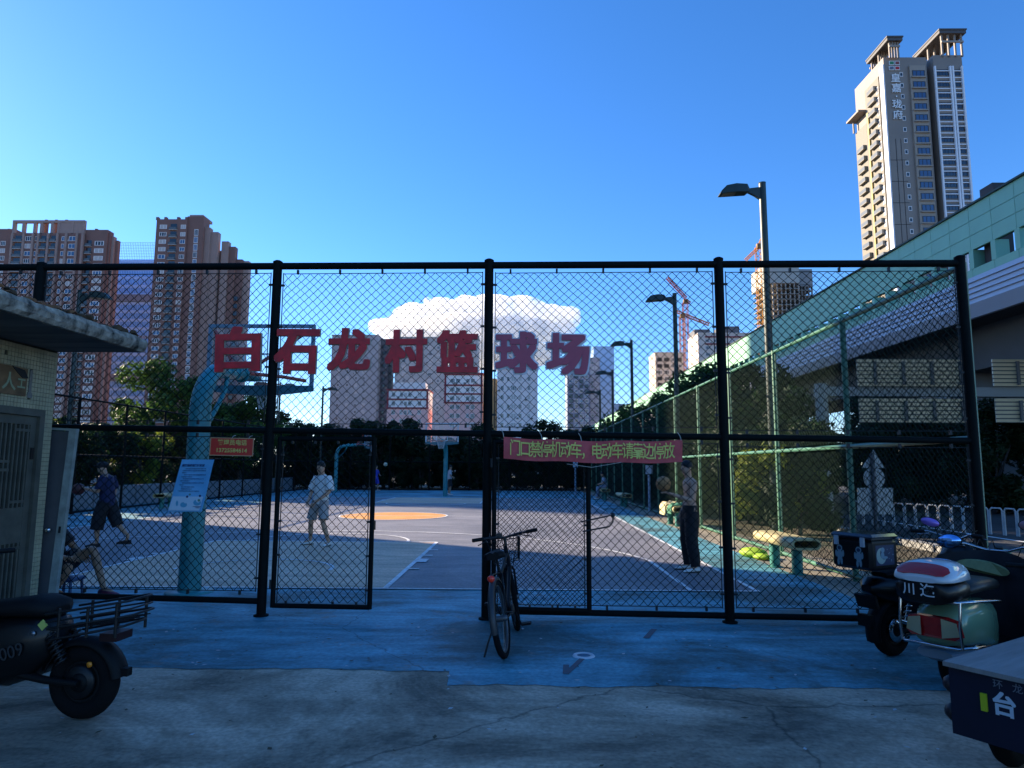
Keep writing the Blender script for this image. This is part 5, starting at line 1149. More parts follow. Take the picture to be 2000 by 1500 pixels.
# bicycle propped at the middle post
pb, pf = G(988,1285), G(1020,1228); hd = math.atan2(pf.y-pb.y, pf.x-pb.x)
t = thing('bicycle', 'black bicycle with front basket and red tail light leaning at the gate post', 'bicycle', (pb.x,pb.y,0), hd); t.rotation_euler = (R(-9.5), 0, hd)
bw = .335; fb = M('bike_frame_black', (.006,.006,.007), .4, spec=.35)
wheel(t, (0,0,bw), bw, .027, thin=True, rimm_=M('dull_rim', (.12,.12,.12), .4, metal=.7)); 
BB, ST, HT = V((.44,0,.29)), V((.30,0,.74)), V((.88,0,.80))
mb = MB()
for a, b, r_ in ((BB,ST,.016),(BB+V((0,0,.02)),HT-V((-.03,0,.14)),.02),(ST-V((-.02,0,.08)),HT,.018),(HT+V((-.02,0,.06)),HT+V((.05,0,-.17)),.021)): mb.tube([a,b], r_, 8)
for s in (-1,1): mb.tube([(0,s*.06,bw),tuple(BB+V((-.06,s*.03,0)))], .01, 6); mb.tube([(0,s*.06,bw),tuple(ST+V((.02,s*.02,-.06)))], .008, 6)
mb.obj('frame', fb, t)
mb = MB(); mb.tube([tuple(ST-V((0,0,.03))),tuple(ST+V((-.03,0,.1)))], .013, 8); mb.obj('seat_post', fb, t)
sp = ST+V((-.05,0,.12)); mb = MB(); mb.loft([[sp+V((x,y*w,z)) for y, z in ((-1,-.02),(-.9,.025),(-.4,.04),(0,.028),(.4,.04),(.9,.025),(1,-.02),(0,-.035))] for x, w in ((-.13,.06),(-.11,.1),(-.03,.1),(.05,.06),(.14,.025),(.17,.012))], sm=True); mb.obj('saddle', seatm, t)
mb = MB(); mb.tube([(0,-.05,bw+.05),(.44,-.05,.30)], .006, 5); mb.lathe([(.001,-.004),(.09,-.004),(.09,.004),(.001,.004)], 24, Matrix.Translation((.44,-.05,.29))@RX90); mb.obj('chainset', steel_d, t)
for s, ang in ((-1,.9),(1,.9+math.pi)):
    e = BB+V((.17*math.cos(ang),s*.09,-.17*math.sin(ang))); mb = MB(); mb.tube([BB+V((0,s*.07,0)),e], .011, 6); o = mb.obj('crank', fb, t); mb = MB(); mb.box(e+V((0,s*.05,0)), (.08,.09,.02)); mb.obj('pedal', blk, o)
fender(t, (0,0,bw), .355, 20, 190, .03, M('grey_translucent_guard', (.035,.037,.04), .35), th=.003, drop=.02)
mb = MB(); mb.ell((-.13,0,.70), (.022,.034,.03), 16, 10); mb.obj('tail_light', M('bright_red_reflector', (.85,.035,.012), .25, coat=.5), t); mb = MB(); mb.tube([(-.12,0,.7),(.02,0,.72),tuple(ST+V((0,0,-.05)))], .007, 6); mb.obj('rack_stay', fb, t)
mb = MB(); mb.tube([(.05,.06,.3),(.0,.14,.14),(-.03,.2,.0)], .009, 7); mb.box((-.035,.21,.012), (.05,.04,.02)); mb.obj('kick_stand', fb, t)
for s in (-1,1): mb = MB(); mb.tube([(.0,s*.09,.36),(.14,s*.1,.34)], .006, 6); mb.obj('axle_peg', fb, t)
cables(t, HT.x-.03, HT.z+.17, HT.x+.05, HT.z-.15)
# steered front end: wheel, fork, bars and basket turned to the left
FT = Matrix.Translation(HT)@Matrix.Rotation(R(14),4,'Z')@Matrix.Translation(-HT)
def turned(mb): mb.v = [tuple(FT@V(p)) for p in mb.v]; return mb
wf = wheel(t, (1.06,0,bw), bw, .027, thin=True, rimm_=M('dull_rim', (.12,.12,.12), .4, metal=.7))
for o in [wf]+list(wf.children): o.data.transform(FT)
mb = MB()
for s in (-1,1): mb.tube([(1.06,s*.055,bw),(.97,s*.055,.62),(.95,s*.03,.66)], .012, 7)
mb.tube([(.95,0,.65),tuple(HT+V((-.03,0,.12)))], .016, 8); turned(mb).obj('fork', fb, t)
mb = MB(); hb = HT+V((-.03,0,.16)); mb.tube([hb+V((-.1,-.3,.03)),hb+V((-.02,-.14,.02)),hb,hb+V((-.02,.14,.02)),hb+V((-.1,.3,.03))], .013, 8); mb.tube([HT+V((-.03,0,.08)),hb], .016, 8); mb.box(hb+V((.01,.05,.03)), (.05,.06,.04)); turned(mb).obj('handlebar', fb, t)
for s in (-1,1):
    mb = MB(); mb.tube([hb+V((-.075,s*.22,.027)),hb+V((-.11,s*.33,.032))], .019, 10); turned(mb).obj('grip', blk, t); mb = MB(); mb.tube([hb+V((-.03,s*.16,.01)),hb+V((0,s*.2,-.01)),hb+V((-.04,s*.28,-.03))], .006, 6); turned(mb).obj('brake_lever', fb, t)
mb = MB(); bx0, bx1 = .98, 1.22
def rect(z, w, a, b): return [(a,-w,z),(b,-w,z),(b,w,z),(a,w,z)]
top, bot = rect(.93,.17,bx0-.01,bx1+.03), rect(.70,.13,bx0+.02,bx1-.02)
for k in range(4):
    mb.tube([top[k],top[(k+1)%4]], .005, 5); mb.tube([bot[k],bot[(k+1)%4]], .004, 5)
    for j in range(8):
        p, q = V(top[k]).lerp(V(top[(k+1)%4]),j/8), V(bot[k]).lerp(V(bot[(k+1)%4]),j/8); mb.tube([p,q], .0025, 4, sm=False)
for z in (.78,.85):
    for k in range(4): a = rect(z, lerp(.13,.17,(z-.7)/.23), lerp(bx0+.02,bx0-.01,(z-.7)/.23), lerp(bx1-.02,bx1+.03,(z-.7)/.23)); mb.tube([a[k],a[(k+1)%4]], .0022, 4, sm=False)
for j in range(6): y = lerp(-.12,.12,j/5); mb.tube([(bx0+.02,y,.70),(bx1-.02,y,.70)], .0022, 4, sm=False)
turned(mb); stuff(mb.obj('wire_basket', steel_d, t))
# scooter with sticker box
def scooter(label, loc, rz_, body, rimx=blk, name='electric_scooter', seat=seatm, Rw=.235):
    t = thing(name, label, 'scooter', loc, rz_)
    wheel(t, (0,0,Rw), Rw, .058, 6, rimm_=rimx, disc=True); wheel(t, (1.25,0,Rw), Rw, .056, 6, rimm_=rimx)
    fender(t, (1.25,0,Rw), .27, -10, 150, .07, body, name='front_mudguard')
    loftbody(t, 'floor_pan', [(.36,.15,.2,.36),(.5,.17,.19,.34),(.85,.17,.19,.31),(1.0,.15,.2,.34)], blk)
    mb = MB(); mb.tube([(1.22,0,.35),(1.05,0,1.0)], .03, 8); mb.obj('steering_column', steel_d, t)
    loftbody(t, 'leg_shield', [(.96,.17,.24,.4),(1.0,.22,.28,.84),(1.06,.19,.32,.96),(1.14,.09,.5,.98)], body)
    for s in (-1,1): mb = MB(); mb.tube([(.4,s*.1,.28),(0,s*.1,.235)], .022, 8); mb.obj('swing_arm', blk, t)
    for s in (-1,1): spring(t, (.02,s*.12,.3), (.1,s*.13,.56), .03, 6, chrome)
    return t
p = G(1752,1281); tA = scooter('black electric scooter with an astronaut sticker box behind the mint scooter', (p.x-.04,p.y,0), R(27), blkg); Rw = .235
loftbody(tA, 'tail_body', [(-.3,.05,.58,.64),(-.22,.12,.52,.7),(0,.16,.46,.72),(.25,.18,.34,.72),(.42,.17,.24,.68),(.5,.12,.24,.6)], blkg)
loftbody(tA, 'seat', [(-.12,.08,.7,.74),(0,.15,.7,.8),(.3,.15,.7,.8),(.52,.12,.68,.77),(.58,.05,.68,.72)], seatm)
fender(tA, (0,0,Rw), .27, 60, 200, .07, blk); mb = MB(); mb.box((-.3,0,.5), (.03,.2,.12), Matrix.Rotation(R(-20),3,'Y')); mb.obj('plate_holder', blk, tA); mb = MB(); mb.box((-.33,0,.34), (.05,.12,.1)); mb.obj('tail_flap', blk, tA)
mb = MB(); mb.tube([(.1,-.16,.3),(-.02,-.2,.32),(-.16,-.2,.36)], .018, 8); mb.obj('rear_foot_peg', chrome, tA)
mb = MB(); mb.tube([(.2,.15,.74),(-.1,.17,.82),(-.42,.12,.86),(-.42,-.12,.86),(-.1,-.17,.82),(.2,-.15,.74)], .012, 8); mb.obj('grab_rail', chrome, tA)
bx = MB(); bx.bbev((-.3,0,.92), (.36,.40,.26), .025); bx = bx.obj('top_box', blkg, tA); mb = MB(); mb.bbev((-.3,0,1.075), (.38,.42,.05), .025); mb.obj('box_lid', M('lid_gloss_black', (.02,.025,.04), .12, coat=.8), bx)
for s in (-.13,.13): mb = MB(); mb.box((-.492,s,1.03), (.02,.035,.08)); mb.obj('latch', M('grey_latch', (.35,.38,.42), .35), bx)
pale = M('sticker_pale_blue', (.16,.24,.28), .5); moon = M('sticker_moon', (.3,.36,.3), .5); navy = M('sticker_navy', (.02,.03,.07), .5); goldl = M('sticker_gold_line', (.3,.24,.15), .5)
def fig(par, o, ux, uz, nrm, kind):
    """flat printed spaceman stickers as thin raised shapes"""
    o, ux, uz, nrm = V(o), V(ux), V(uz), V(nrm)
    def disc(cx, cz, rx, rz_, m, lift=.0012, cut=None):
        mb = MB(); n = 18; pts = [o+ux*(cx+rx*math.cos(6.283*k/n))+uz*(cz+rz_*math.sin(6.283*k/n)) for k in range(n)]
        mb.loft([[q+nrm*.0002 for q in pts],[q+nrm*lift for q in pts]], sm=False); mb.obj('sticker', m, par)
    if kind == 'moon':
        mb = MB(); pts = [o+ux*(.12*sx)+uz*(.085*sz) for sx, sz in ((-1,-1),(1,-1),(1,1),(-1,1))]; mb.loft([[q+nrm*.0002 for q in pts],[q+nrm*.0008 for q in pts]], sm=False); mb.obj('sticker', navy, par)
        disc(-.05,-.005,.062,.068,moon,.0016); disc(-.015,.015,.05,.05,navy,.0022); disc(-.03,.045,.024,.022,pale,.003); disc(-.035,-.0,.022,.03,pale,.0034); disc(.0,-.02,.03,.012,pale,.0038)
        rr = random.Random(3)
        for k in range(9): disc(rr.uniform(.03,.11), rr.uniform(-.06,.07), .004, .004, pale, .002)
    else:
        disc(0,.06,.028,.028,pale,.0016); disc(0,0,.028,.045,pale,.002); disc(-.035,.01,.01,.03,pale,.0018); disc(.035,.015,.01,.03,pale,.0018); disc(-.015,-.06,.012,.03,pale,.0018); disc(.016,-.055,.012,.03,pale,.0018); disc(0,.06,.018,.016,navy,.0028)
fig(bx, (-.3,-.2,.92), (1,0,0), (0,0,1), (0,-1,0), 'moon'); fig(bx, (-.48,.11,.9), (0,-1,0), (0,0,1), (-1,0,0), 'man'); fig(bx, (-.48,-.08,.9), (0,-1,0), (0,0,1), (-1,0,0), 'man')
handlebar(tA, 1.02, 1.03); cables(tA, 1.02, 1.03, 1.1, .7); mg_p = M('violet_sky_mirror', (.42,.22,.75), .35, metal=.2, spec=.8); mg_b = M('blue_sky_mirror', (.25,.5,.9), .12, metal=.9)  # violet and blue mirror colours paint the reflected sky
mirror(tA, .96, .12, 1.02, -.02, .05, .1, mg_p, .085, .04, R(12), tilt=R(12))
# mint scooter with white and red top case
tB = scooter('mint green scooter with white and red top case and chrome rear bars', (3.31,5.44,0), R(38), M('mint_body_paint', (.2,.3,.17), .25, coat=.5), alu)
mint = MATS['mint_body_paint']
loftbody(tB, 'tail_body', [(-.36,.06,.42,.52),(-.34,.14,.39,.6),(-.2,.18,.37,.66),(.1,.2,.33,.68),(.35,.18,.26,.66),(.48,.13,.24,.58)], mint, 18, .6)
loftbody(tB, 'seat', [(-.1,.08,.72,.75),(.02,.17,.72,.82),(.3,.17,.72,.82),(.56,.14,.7,.8),(.66,.05,.7,.74)], M('brown_black_seat', (.03,.026,.022), .45))
tl = MB(); tl.loft([[V((-.36+.10*abs(y)*abs(y)*8,y,z)) for y, z in ring] for ring in ([(-.19,.47),(-.15,.44),(.15,.44),(.19,.47),(.17,.58),(.1,.6),(-.1,.6),(-.17,.58)],)] + [[V((-.40+.1*abs(y)*abs(y)*8,y,z)) for y, z in [(-.185,.475),(-.145,.447),(.145,.447),(.185,.475),(.165,.575),(.095,.595),(-.095,.595),(-.165,.575)]]], sm=False); tl = tl.obj('tail_lamp', redl, tB)
for s in (-1,1): mb = MB(); mb.loft([[V((-.396+.1*abs(y)*abs(y)*8-d,y,z)) for y, z in ((s*.07,.455),(s*.178,.48),(s*.16,.57),(s*.07,.59))][::s] for d in (.008,.016)], sm=False); mb.obj('indicator', M('amber_clear_lens', (.45,.36,.2), .15, coat=.6), tl)
for z, w in ((.72,.25),(.40,.24)):
    mb = MB(); mb.tube([(.2,-w,z-.04),(-.25,-w,z),(-.42,-w+.06,z),(-.42,w-.06,z),(-.25,w,z),(.2,w,z-.04)], .012, 8); mb.obj('chrome_bar', chrome, tB)
for y in (-.2,.2): mb = MB(); mb.tube([(-.4,y,.72),(-.43,y,.55),(-.41,y,.40)], .010, 7); mb.obj('chrome_upright', chrome, tB)
loftbody(tB, 'under_tail', [(-.38,.12,.3,.36),(-.2,.17,.24,.36),(.1,.16,.22,.34)], M('pale_under_panel', (.22,.26,.3), .35))
cs = loftbody(tB, 'top_case', [(-.565,.12,.74,.9),(-.55,.2,.72,.905),(-.4,.235,.72,.915),(-.2,.235,.72,.915),(-.08,.17,.73,.91),(-.05,.1,.75,.88)], blkg, 20, .6)
cs.scale = (.88,.88,.88); cs.location = (-.3*.12,0,.72*.12-.02)
lid = loftbody(cs, 'case_lid', [(-.575,.13,.915,.935),(-.56,.2,.915,.975),(-.5,.235,.915,1.02),(-.4,.245,.915,1.055),(-.2,.24,.915,1.06),(-.08,.19,.915,1.03),(-.04,.1,.915,.96)], M('white_case_lid', (.62,.63,.64), .12, coat=.8), 24, .75, flat=True)
mb = MB(); rings = []
for x, w, zb, zt in ((-.568,.165,.915,.957),(-.56,.2,.915,.975),(-.53,.222,.915,1.0),(-.5,.235,.915,1.02),(-.46,.24,.915,1.037)):
    rings.append([V((x-.004, 1.01*w*math.copysign(abs(math.cos(a))**.75,math.cos(a)), zb+(zt-zb)*math.sin(a)**.8+.004)) for a in [R(lerp(*( (48,132) if x in (-.568,-.46) else (34,146) ),k/14)) for k in range(15)]])
mb.loft(rings, closed=False, cap=False); mb.obj('red_reflector', redl, lid)
for chx, y, sc in (('川',.09,1),('迄',-.05,1.15)):
    me = text_mesh(chx, .1*sc, .0008, .001, M('white_case_letter', (.6,.62,.64), .5))
    for v in me.vertices: v.co = V((-.572-v.co.z+.02*abs(y)*3, y-v.co.x, .825+v.co.y))
    link('lettering', me, cs)
handlebar(tB, 1.0, 1.0, .36); cables(tB, 1.0, 1.0, 1.08, .7); mirror(tB, .94, .22, .98, -.14, .07, .04, mg_b, .092, .056, R(8), tilt=R(-8))
# padded wind apron slung over the bars, with an oval patch
mb = MB(); nA, nB = 14, 10; vs = []; fs = []
prof = [(.0,.30,.20),(.1,.33,.32),(.25,.35,.36),(.45,.36,.34),(.65,.33,.28),(.8,.28,.2)]
for j in range(nB+1):
    f_ = j/nB; z = lerp(.98,.22,f_); w = .30+.1*math.sin(f_*math.pi*.8); xb = .86-.05*math.sin(f_*3)-.1*f_
    for i in range(nA+1): u_ = i/nA*2-1; vs.append((xb-.22*u_*u_*(1-f_*.4)+.01*math.sin(u_*9+f_*7), u_*w*1.12, z-.05*u_*u_*(1-f_)))
b_ = len(vs)
vs += [(x+.035,y*.97,z) for x, y, z in vs]
for j in range(nB):
    for i in range(nA):
        a = j*(nA+1)+i; fs += [(a,a+1,a+nA+2,a+nA+1), (b_+a,b_+a+nA+1,b_+a+nA+2,b_+a+1)]
mb.add(vs, fs, sm=True); ap = mb.obj('wind_apron', M('navy_black_padding', (.004,.0045,.008), .7, bump=.2, scale=12), tB)
mb = MB(); n = 24; mb.loft([[V((.76-d-.05*math.cos(a)**2, .02+.19*math.cos(a), .85+.055*math.sin(a)+.02*math.cos(a))) for a in [6.283*k/n for k in range(n)]] for d in (.0,.012)], sm=False); mb.obj('oval_patch', M('olive_patch', (.2,.24,.11), .6, var=.2, scale=20), ap)
# dark scooter beyond, mostly behind the apron
tC = scooter('dark scooter with clear fly screen half hidden behind the padded wind apron', (4.35,5.15,0), R(62), blkg)
loftbody(tC, 'tail_body', [(-.3,.06,.5,.62),(-.1,.17,.4,.72),(.25,.18,.3,.72),(.45,.14,.24,.64)], blkg); loftbody(tC, 'seat', [(-.15,.08,.72,.76),(0,.16,.72,.82),(.5,.14,.7,.8),(.6,.05,.7,.74)], seatm); handlebar(tC, 1.02, 1.02); mirror(tC, .96, .26, 1.04, -.02, .12, .12, M('dusky_pink_mirror', (.3,.16,.2), .4), .07, .045)
# cargo trike
O = G(1846,1291,.6); u = V((.83,.555,0)).normalized(); t = thing('cargo_trike', 'dark blue cargo tricycle with a bare board deck and white rear marking', 'trike', (O.x,O.y,0), math.atan2(u.y,u.x))
tw = 1.0; navyp = M('navy_trike_paint', (.005,.006,.024), .55, var=.2, scale=5); board = M('weathered_ply_board', (.27,.25,.235), .75, var=.3, scale=3, stretch=(.5,4,1), bump=.15)
mb = MB(); mb.bb(-.01,1.5,-tw,.01,.575,.6); mb.obj('deck_board', board, t)
mb = MB(); mb.bb(.01,.05,-tw+.01,-.01,.22,.57); mb.obj('rear_panel', navyp, t)
mb = MB(); mb.bb(.05,1.48,-.04,-.012,.28,.57); mb.obj('side_panel', navyp, t); mb = MB(); mb.bb(.05,1.48,-tw+.012,-tw+.04,.28,.57); mb.obj('side_panel', navyp, t)
wheel(t, (.42,-.13,.235), .235, .055, 6, rimm_=blk); wheel(t, (.42,-tw+.13,.235), .235, .055, 6, rimm_=blk); wheel(t, (1.95,-.5,.235), .235, .05, 6, rimm_=blk)
mb = MB(); mb.tube([(.42,-.1,.235),(.42,-.9,.235)], .03, 8); mb.tube([(.4,-.5,.3),(1.7,-.5,.34),(1.95,-.5,.75)], .03, 8); mb.tube([(1.95,-.5,.3),(1.85,-.5,.95)], .025, 8); mb.obj('chassis', steel_d, t); handlebar(t, 1.85, .95, m=steel_d)
for k in range(2): mb = MB(); mb.lathe([(.001,0),(.045,0),(.05,.02),(.03,.05),(.001,.055)], 16, Matrix.Translation((.06,-.013,.47-.15*k))@Matrix.Rotation(R(-90),4,'X')); mb.obj('side_lamp', M('dark_lamp_body', (.02,.012,.015), .4), t)
mb = MB(); mb.bb(-.002,.01,-.195,-.165,.385,.475); mb.obj('reflective_strip', M('lime_reflective_strip', (.45,.5,.02), .4), t)
wl = M('white_stencil', (.5,.58,.66), .5)
me = bold_mesh(text_mesh('台', .125, .0008, 0, wl), .004, .003)
for v in me.vertices: v.co = (.0085-v.co.z, -.272-v.co.x*.95, .432+v.co.y)
link('stencil_mark', me, t)
for i, chx in enumerate('环龙华'):
    me = text_mesh(chx, .05, .0004, 0, M('dim_blue_grey_letter', (.16,.18,.22), .6))
    for v in me.vertices: v.co = (.0085-v.co.z, -.25-.09*i-v.co.x, .535+v.co.y)
    link('lettering', me, t)
mb = MB(); mb.lathe([(.001,0),(.025,0),(.025,.01),(.001,.012)], 16, Matrix.Translation((.36,-.13+.06,.235))@Matrix.Rotation(R(-90),4,'X')); mb.obj('hub_cap', M('pale_green_cap', (.4,.5,.4), .5), t)
# ------------------------------------------------------------------ people
def skin_obj(name, joints, edges, mat, parent, sub=2):
    """one continuous surface grown over a joint skeleton; joints: name -> (x,y,z,r) or (x,y,z,rx,ry)"""
    idx = {k: i for i, k in enumerate(joints)}; me = bpy.data.meshes.new(name)
    me.from_pydata([j[:3] for j in joints.values()], [(idx[a], idx[b]) for a, b in edges], [])
    o = bpy.data.objects.new(name, me); COL.objects.link(o)
    md = o.modifiers.new('skin', 'SKIN'); md.use_smooth_shade = True
    if not me.skin_vertices: me.attributes.new('skin', 'FLOAT', 'POINT')
    sv = me.skin_vertices[0].data
    for i, j in enumerate(joints.values()): sv[i].radius = (j[3], j[4] if len(j) > 4 else j[3]); sv[i].use_root = (i == 0)
    s = o.modifiers.new('sub', 'SUBSURF'); s.levels = sub; s.render_levels = sub
    bpy.context.view_layer.update()
    m2 = bpy.data.meshes.new_from_object(o.evaluated_get(bpy.context.evaluated_depsgraph_get())); m2.name = name
    bpy.data.objects.remove(o); bpy.data.meshes.remove(me); m2.materials.clear(); m2.materials.append(mat)
    m2.polygons.foreach_set('use_smooth', [True]*len(m2.polygons)); return link(name, m2, parent)
skinm = M('warm_skin', (.52,.3,.2), .5, var=.1, scale=12, spec=.35); skind = M('tan_skin', (.42,.24,.15), .5, var=.1, scale=12, spec=.35); hairm = M('black_hair', (.008,.007,.007), .55, bump=.4, scale=60)
def person(label, loc, rz_, J, skin=None, fingers=True, hair=True, H=None, group=None, sub=2):
    """J: dict of joints in the person's own frame (front is -Y)"""
    t = thing('person', label, 'person', loc, rz_, group); sk = skin or skinm
    j = {}; e = []
    def put(n, p, r, r2=None): j[n] = (*p, r, r2 or r)
    pel, ch, nk, hdv = V(J['pelvis']), V(J['chest']), V(J['neck']), V(J['head']); up = (hdv-nk).normalized(); fwd = V(J.get('face', (0,-1,0))).normalized(); sidev = up.cross(fwd).normalized()
    fwd = sidev.cross(up).normalized()
    put('pelvis', pel, .125, .1); put('waist', pel.lerp(ch,.5), .115, .088); put('chest', ch, .15, .105); put('shoul', ch.lerp(nk,.6), .115, .085); put('neck', nk, .055); put('jaw', nk.lerp(hdv,.55)+fwd*.012, .062, .07); put('head', hdv, .078, .092); put('crown', hdv+up*.075, .06, .072)
    e += [('pelvis','waist'),('waist','chest'),('chest','shoul'),('shoul','neck'),('neck','jaw'),('jaw','head'),('head','crown')]
    put('nose', hdv+fwd*.108-up*.018, .012); e.append(('head','nose'))
    for s, n in ((1,'r'),(-1,'l')): put('ear'+n, hdv+sidev*(s*.09)-up*.01, .014, .02); e.append(('head','ear'+n))
    for n in 'lr':
        sh, el, wr = V(J['sh'+n]), V(J['el'+n]), V(J['wr'+n]); hd_ = V(J.get('hd'+n, wr+(wr-el).normalized()*.09))
        put('sh'+n, sh, .058); put('ua'+n, sh.lerp(el,.5), .05); put('el'+n, el, .04); put('fa'+n, el.lerp(wr,.35), .041); put('wr'+n, wr, .027); put('hd'+n, hd_, .03, .018)
        e += [('shoul','sh'+n),('sh'+n,'ua'+n),('ua'+n,'el'+n),('el'+n,'fa'+n),('fa'+n,'wr'+n),('wr'+n,'hd'+n)]
        if fingers:
            d = (hd_-wr).normalized(); sp = V(J.get('spread'+n, d.orthogonal())).normalized(); cu_ = d.cross(sp).normalized()*J.get('curl'+n, .3)
            for k, ln in enumerate((.062,.074,.078,.066)):
                a = hd_+sp*(.034-.0215*k)+d*.02; b = a+d*ln*.55+cu_*.02; c = b+d*ln*.35+cu_*.045
                put('f%s%da'%(n,k), a, .0105); put('f%s%db'%(n,k), b, .009); put('f%s%dc'%(n,k), c, .0075); e += [('hd'+n,'f%s%da'%(n,k)),('f%s%da'%(n,k),'f%s%db'%(n,k)),('f%s%db'%(n,k),'f%s%dc'%(n,k))]
            a = wr.lerp(hd_,.35)+sp*.034; put('th%sa'%n, a, .012); put('th%sb'%n, a+sp*.025+d*.035+cu_*.03, .0095); e += [('wr'+n,'th%sa'%n),('th%sa'%n,'th%sb'%n)]
        hp, kn, an, to = V(J['hp'+n]), V(J['kn'+n]), V(J['an'+n]), V(J['to'+n])
        put('hp'+n, hp, .09); put('mt'+n, hp.lerp(kn,.5), .078); put('kn'+n, kn, .055); put('cf'+n, kn.lerp(an,.35), .056); put('an'+n, an, .035); put('to'+n, to, .036, .025)
        e += [('pelvis','hp'+n),('hp'+n,'mt'+n),('mt'+n,'kn'+n),('kn'+n,'cf'+n),('cf'+n,'an'+n),('an'+n,'to'+n)]
    skin_obj('body', j, e, sk, t, sub)
    T = Matrix((sidev, fwd, up)).transposed()
    if hair:
        mb = MB(); rr = random.Random(4); rings = []; n = 18
        for a in range(8):
            th = R(4+a*13.5); 
            ring = []
            for k in range(n):
                ph = 6.283*k/n; low = 1.0 if math.cos(ph-math.pi/2) < .25 else max(.0, 1-(math.cos(ph-math.pi/2)-.25)*1.1)   # hairline higher at the face
                tt = th*(.55+.45*low) ; q = V((.086*math.sin(tt)*math.cos(ph), .102*math.sin(tt)*math.sin(ph)-.008, .112*math.cos(tt)+.022)); q *= 1+rr.uniform(-.025,.045); ring.append(hdv+T@q)
            rings.append(ring)
        mb.loft(rings[::-1], sm=True, cap=True); mb.obj('hair', hairm, t)
    for s in (-1,1): mb = MB(); mb.ell(hdv+sidev*(s*.034)+fwd*.088+up*.004, (.013,.006,.006), 10, 6, T); mb.obj('eye', M('dark_eye', (.01,.008,.007), .3), t); mb = MB(); mb.ell(hdv+sidev*(s*.036)+fwd*.091+up*.024, (.018,.005,.004), 10, 5, T); mb.obj('eyebrow', hairm, t)
    mb = MB(); mb.ell(hdv+fwd*.083-up*.058, (.02,.006,.005), 10, 5, T); mb.obj('mouth', M('lip', (.22,.08,.07), .5), t)
    return t
def sleeve(mb, pts, rr, n=12): mb.tube(pts, rr, n)
def garment(par, name, m, tubes=(), loft=None, wr=.0, seed=1):
    mb = MB(); rnd_ = random.Random(seed)
    if loft:
        rings = []
        for (c, rx, ry) in loft:
            c = V(c); rings.append([c+V((rx*math.cos(6.283*k/20)*(1+wr*math.sin(k*2.7+c.z*19+seed)), ry*math.sin(6.283*k/20)*(1+wr*math.sin(k*3.3-c.z*23)), wr*.1*math.sin(k*1.9))) for k in range(20)])
        mb.loft(rings, sm=True)
    for pts, rr in tubes:
        # densify for folds
        P2 = []; R2 = []
        for i in range(len(pts)-1):
            for k in range(4): f_ = k/4; P2.append(V(pts[i]).lerp(V(pts[i+1]),f_)); R2.append(lerp(rr[i],rr[i+1],f_)*(1+wr*math.sin((i*4+k)*2.3+seed)))
        P2.append(V(pts[-1])); R2.append(rr[-1]); mb.tube(P2, R2, 14)
    return mb.obj(name, m, par)
def shoe(par, an, to, m, L_=.13, sole=None):
    an, to = V(an), V(to); d = (to-an); d.z = 0; d.normalize(); s = V((-d.y,d.x,0)); b = V((an.x,an.y,min(an.z,to.z)))-d*.06; zb = to.z-.03
    mb = MB(); rings = []
    for f_, w, h in ((0,.03,.075),(.06,.04,.085),(.12,.041,.08),(.18,.046,.06),(.24,.045,.045),(.275,.03,.035),(.285,.012,.025)):
        c = b+d*f_; rings.append([c+s*(w*math.cos(6.283*k/12))+V((0,0,zb-c.z+h*.5+h*.5*math.sin(6.283*k/12))) for k in range(12)])
    mb.loft(rings, sm=True); o = mb.obj('shoe', m, par)
    mb = MB(); mb.loft([[b+d*f_+s*(sg*w)+V((0,0,zb-b.z+z)) for f_, w, sg in ((-.005,.028,1),(.06,.043,1),(.18,.05,1),(.27,.034,1),(.29,.0,1),(.27,.034,-1),(.18,.05,-1),(.06,.043,-1),(-.005,.028,-1))] for z in (-.008,.016)], sm=False); mb.obj('sole', sole or M('dark_sole', (.03,.03,.03), .7), o)
def ball(label, loc, m):
    mb = MB(); mb.ell(loc, (.12,.12,.12), 24, 16); o = tag(mb.obj('basketball', m), label, 'ball'); sm_ = M('ball_seam', (.008,.007,.006), .7)
    for T in (Matrix.Identity(4), Matrix.Rotation(R(90),4,'X'), Matrix.Rotation(R(90),4,'Y')):
        mb = MB(); n = 32; mb.tube([V(loc)+(T@V((.1195*math.cos(6.283*k/n), .1195*math.sin(6.283*k/n), .0))) for k in range(n)], .0025, 4, closed=True); mb.obj('seam', sm_, o)
    return o
ballA = M('brown_ball_leather', (.4,.19,.07), .6, bump=.3, scale=90); ballB = M('dark_maroon_ball', (.08,.02,.018), .5, bump=.3, scale=90)
blackc = M('black_cloth', (.012,.012,.015), .8, bump=.2, scale=25); navyc = M('navy_cotton', (.012,.02,.07), .85, var=.2, scale=8); whitec = M('white_cotton', (.78,.76,.72), .85, var=.12, scale=8); greyc = M('grey_white_shorts', (.4,.37,.36), .85, var=.15, scale=8); shoew = M('white_trainer', (.8,.78,.74), .5, var=.25, scale=20)
# shirtless player holding the ball up, facing left
p = G(1350,1116); J = dict(pelvis=(0,0,.97), chest=(0,.02,1.28), neck=(0,.0,1.50), head=(0,-.03,1.66), face=(0,-1,.28),
    shl=(.19,.02,1.43), ell=(.23,-.06,1.14), wrl=(.2,-.36,1.24), hdl=(.18,-.45,1.27), spreadl=(1,0,0), curll=-.6,
    shr=(-.19,.02,1.43), elr=(-.25,.05,1.14), wrr=(-.26,-.05,.90), hdr=(-.26,-.07,.81), spreadr=(0,-1,0), curlr=.3,
    hpl=(.09,0,.93), knl=(.12,-.03,.52), anl=(.15,.02,.09), tol=(.18,-.13,.04), hpr=(-.09,0,.93), knr=(-.12,-.02,.52), anr=(-.16,.03,.09), tor=(-.18,-.12,.04))
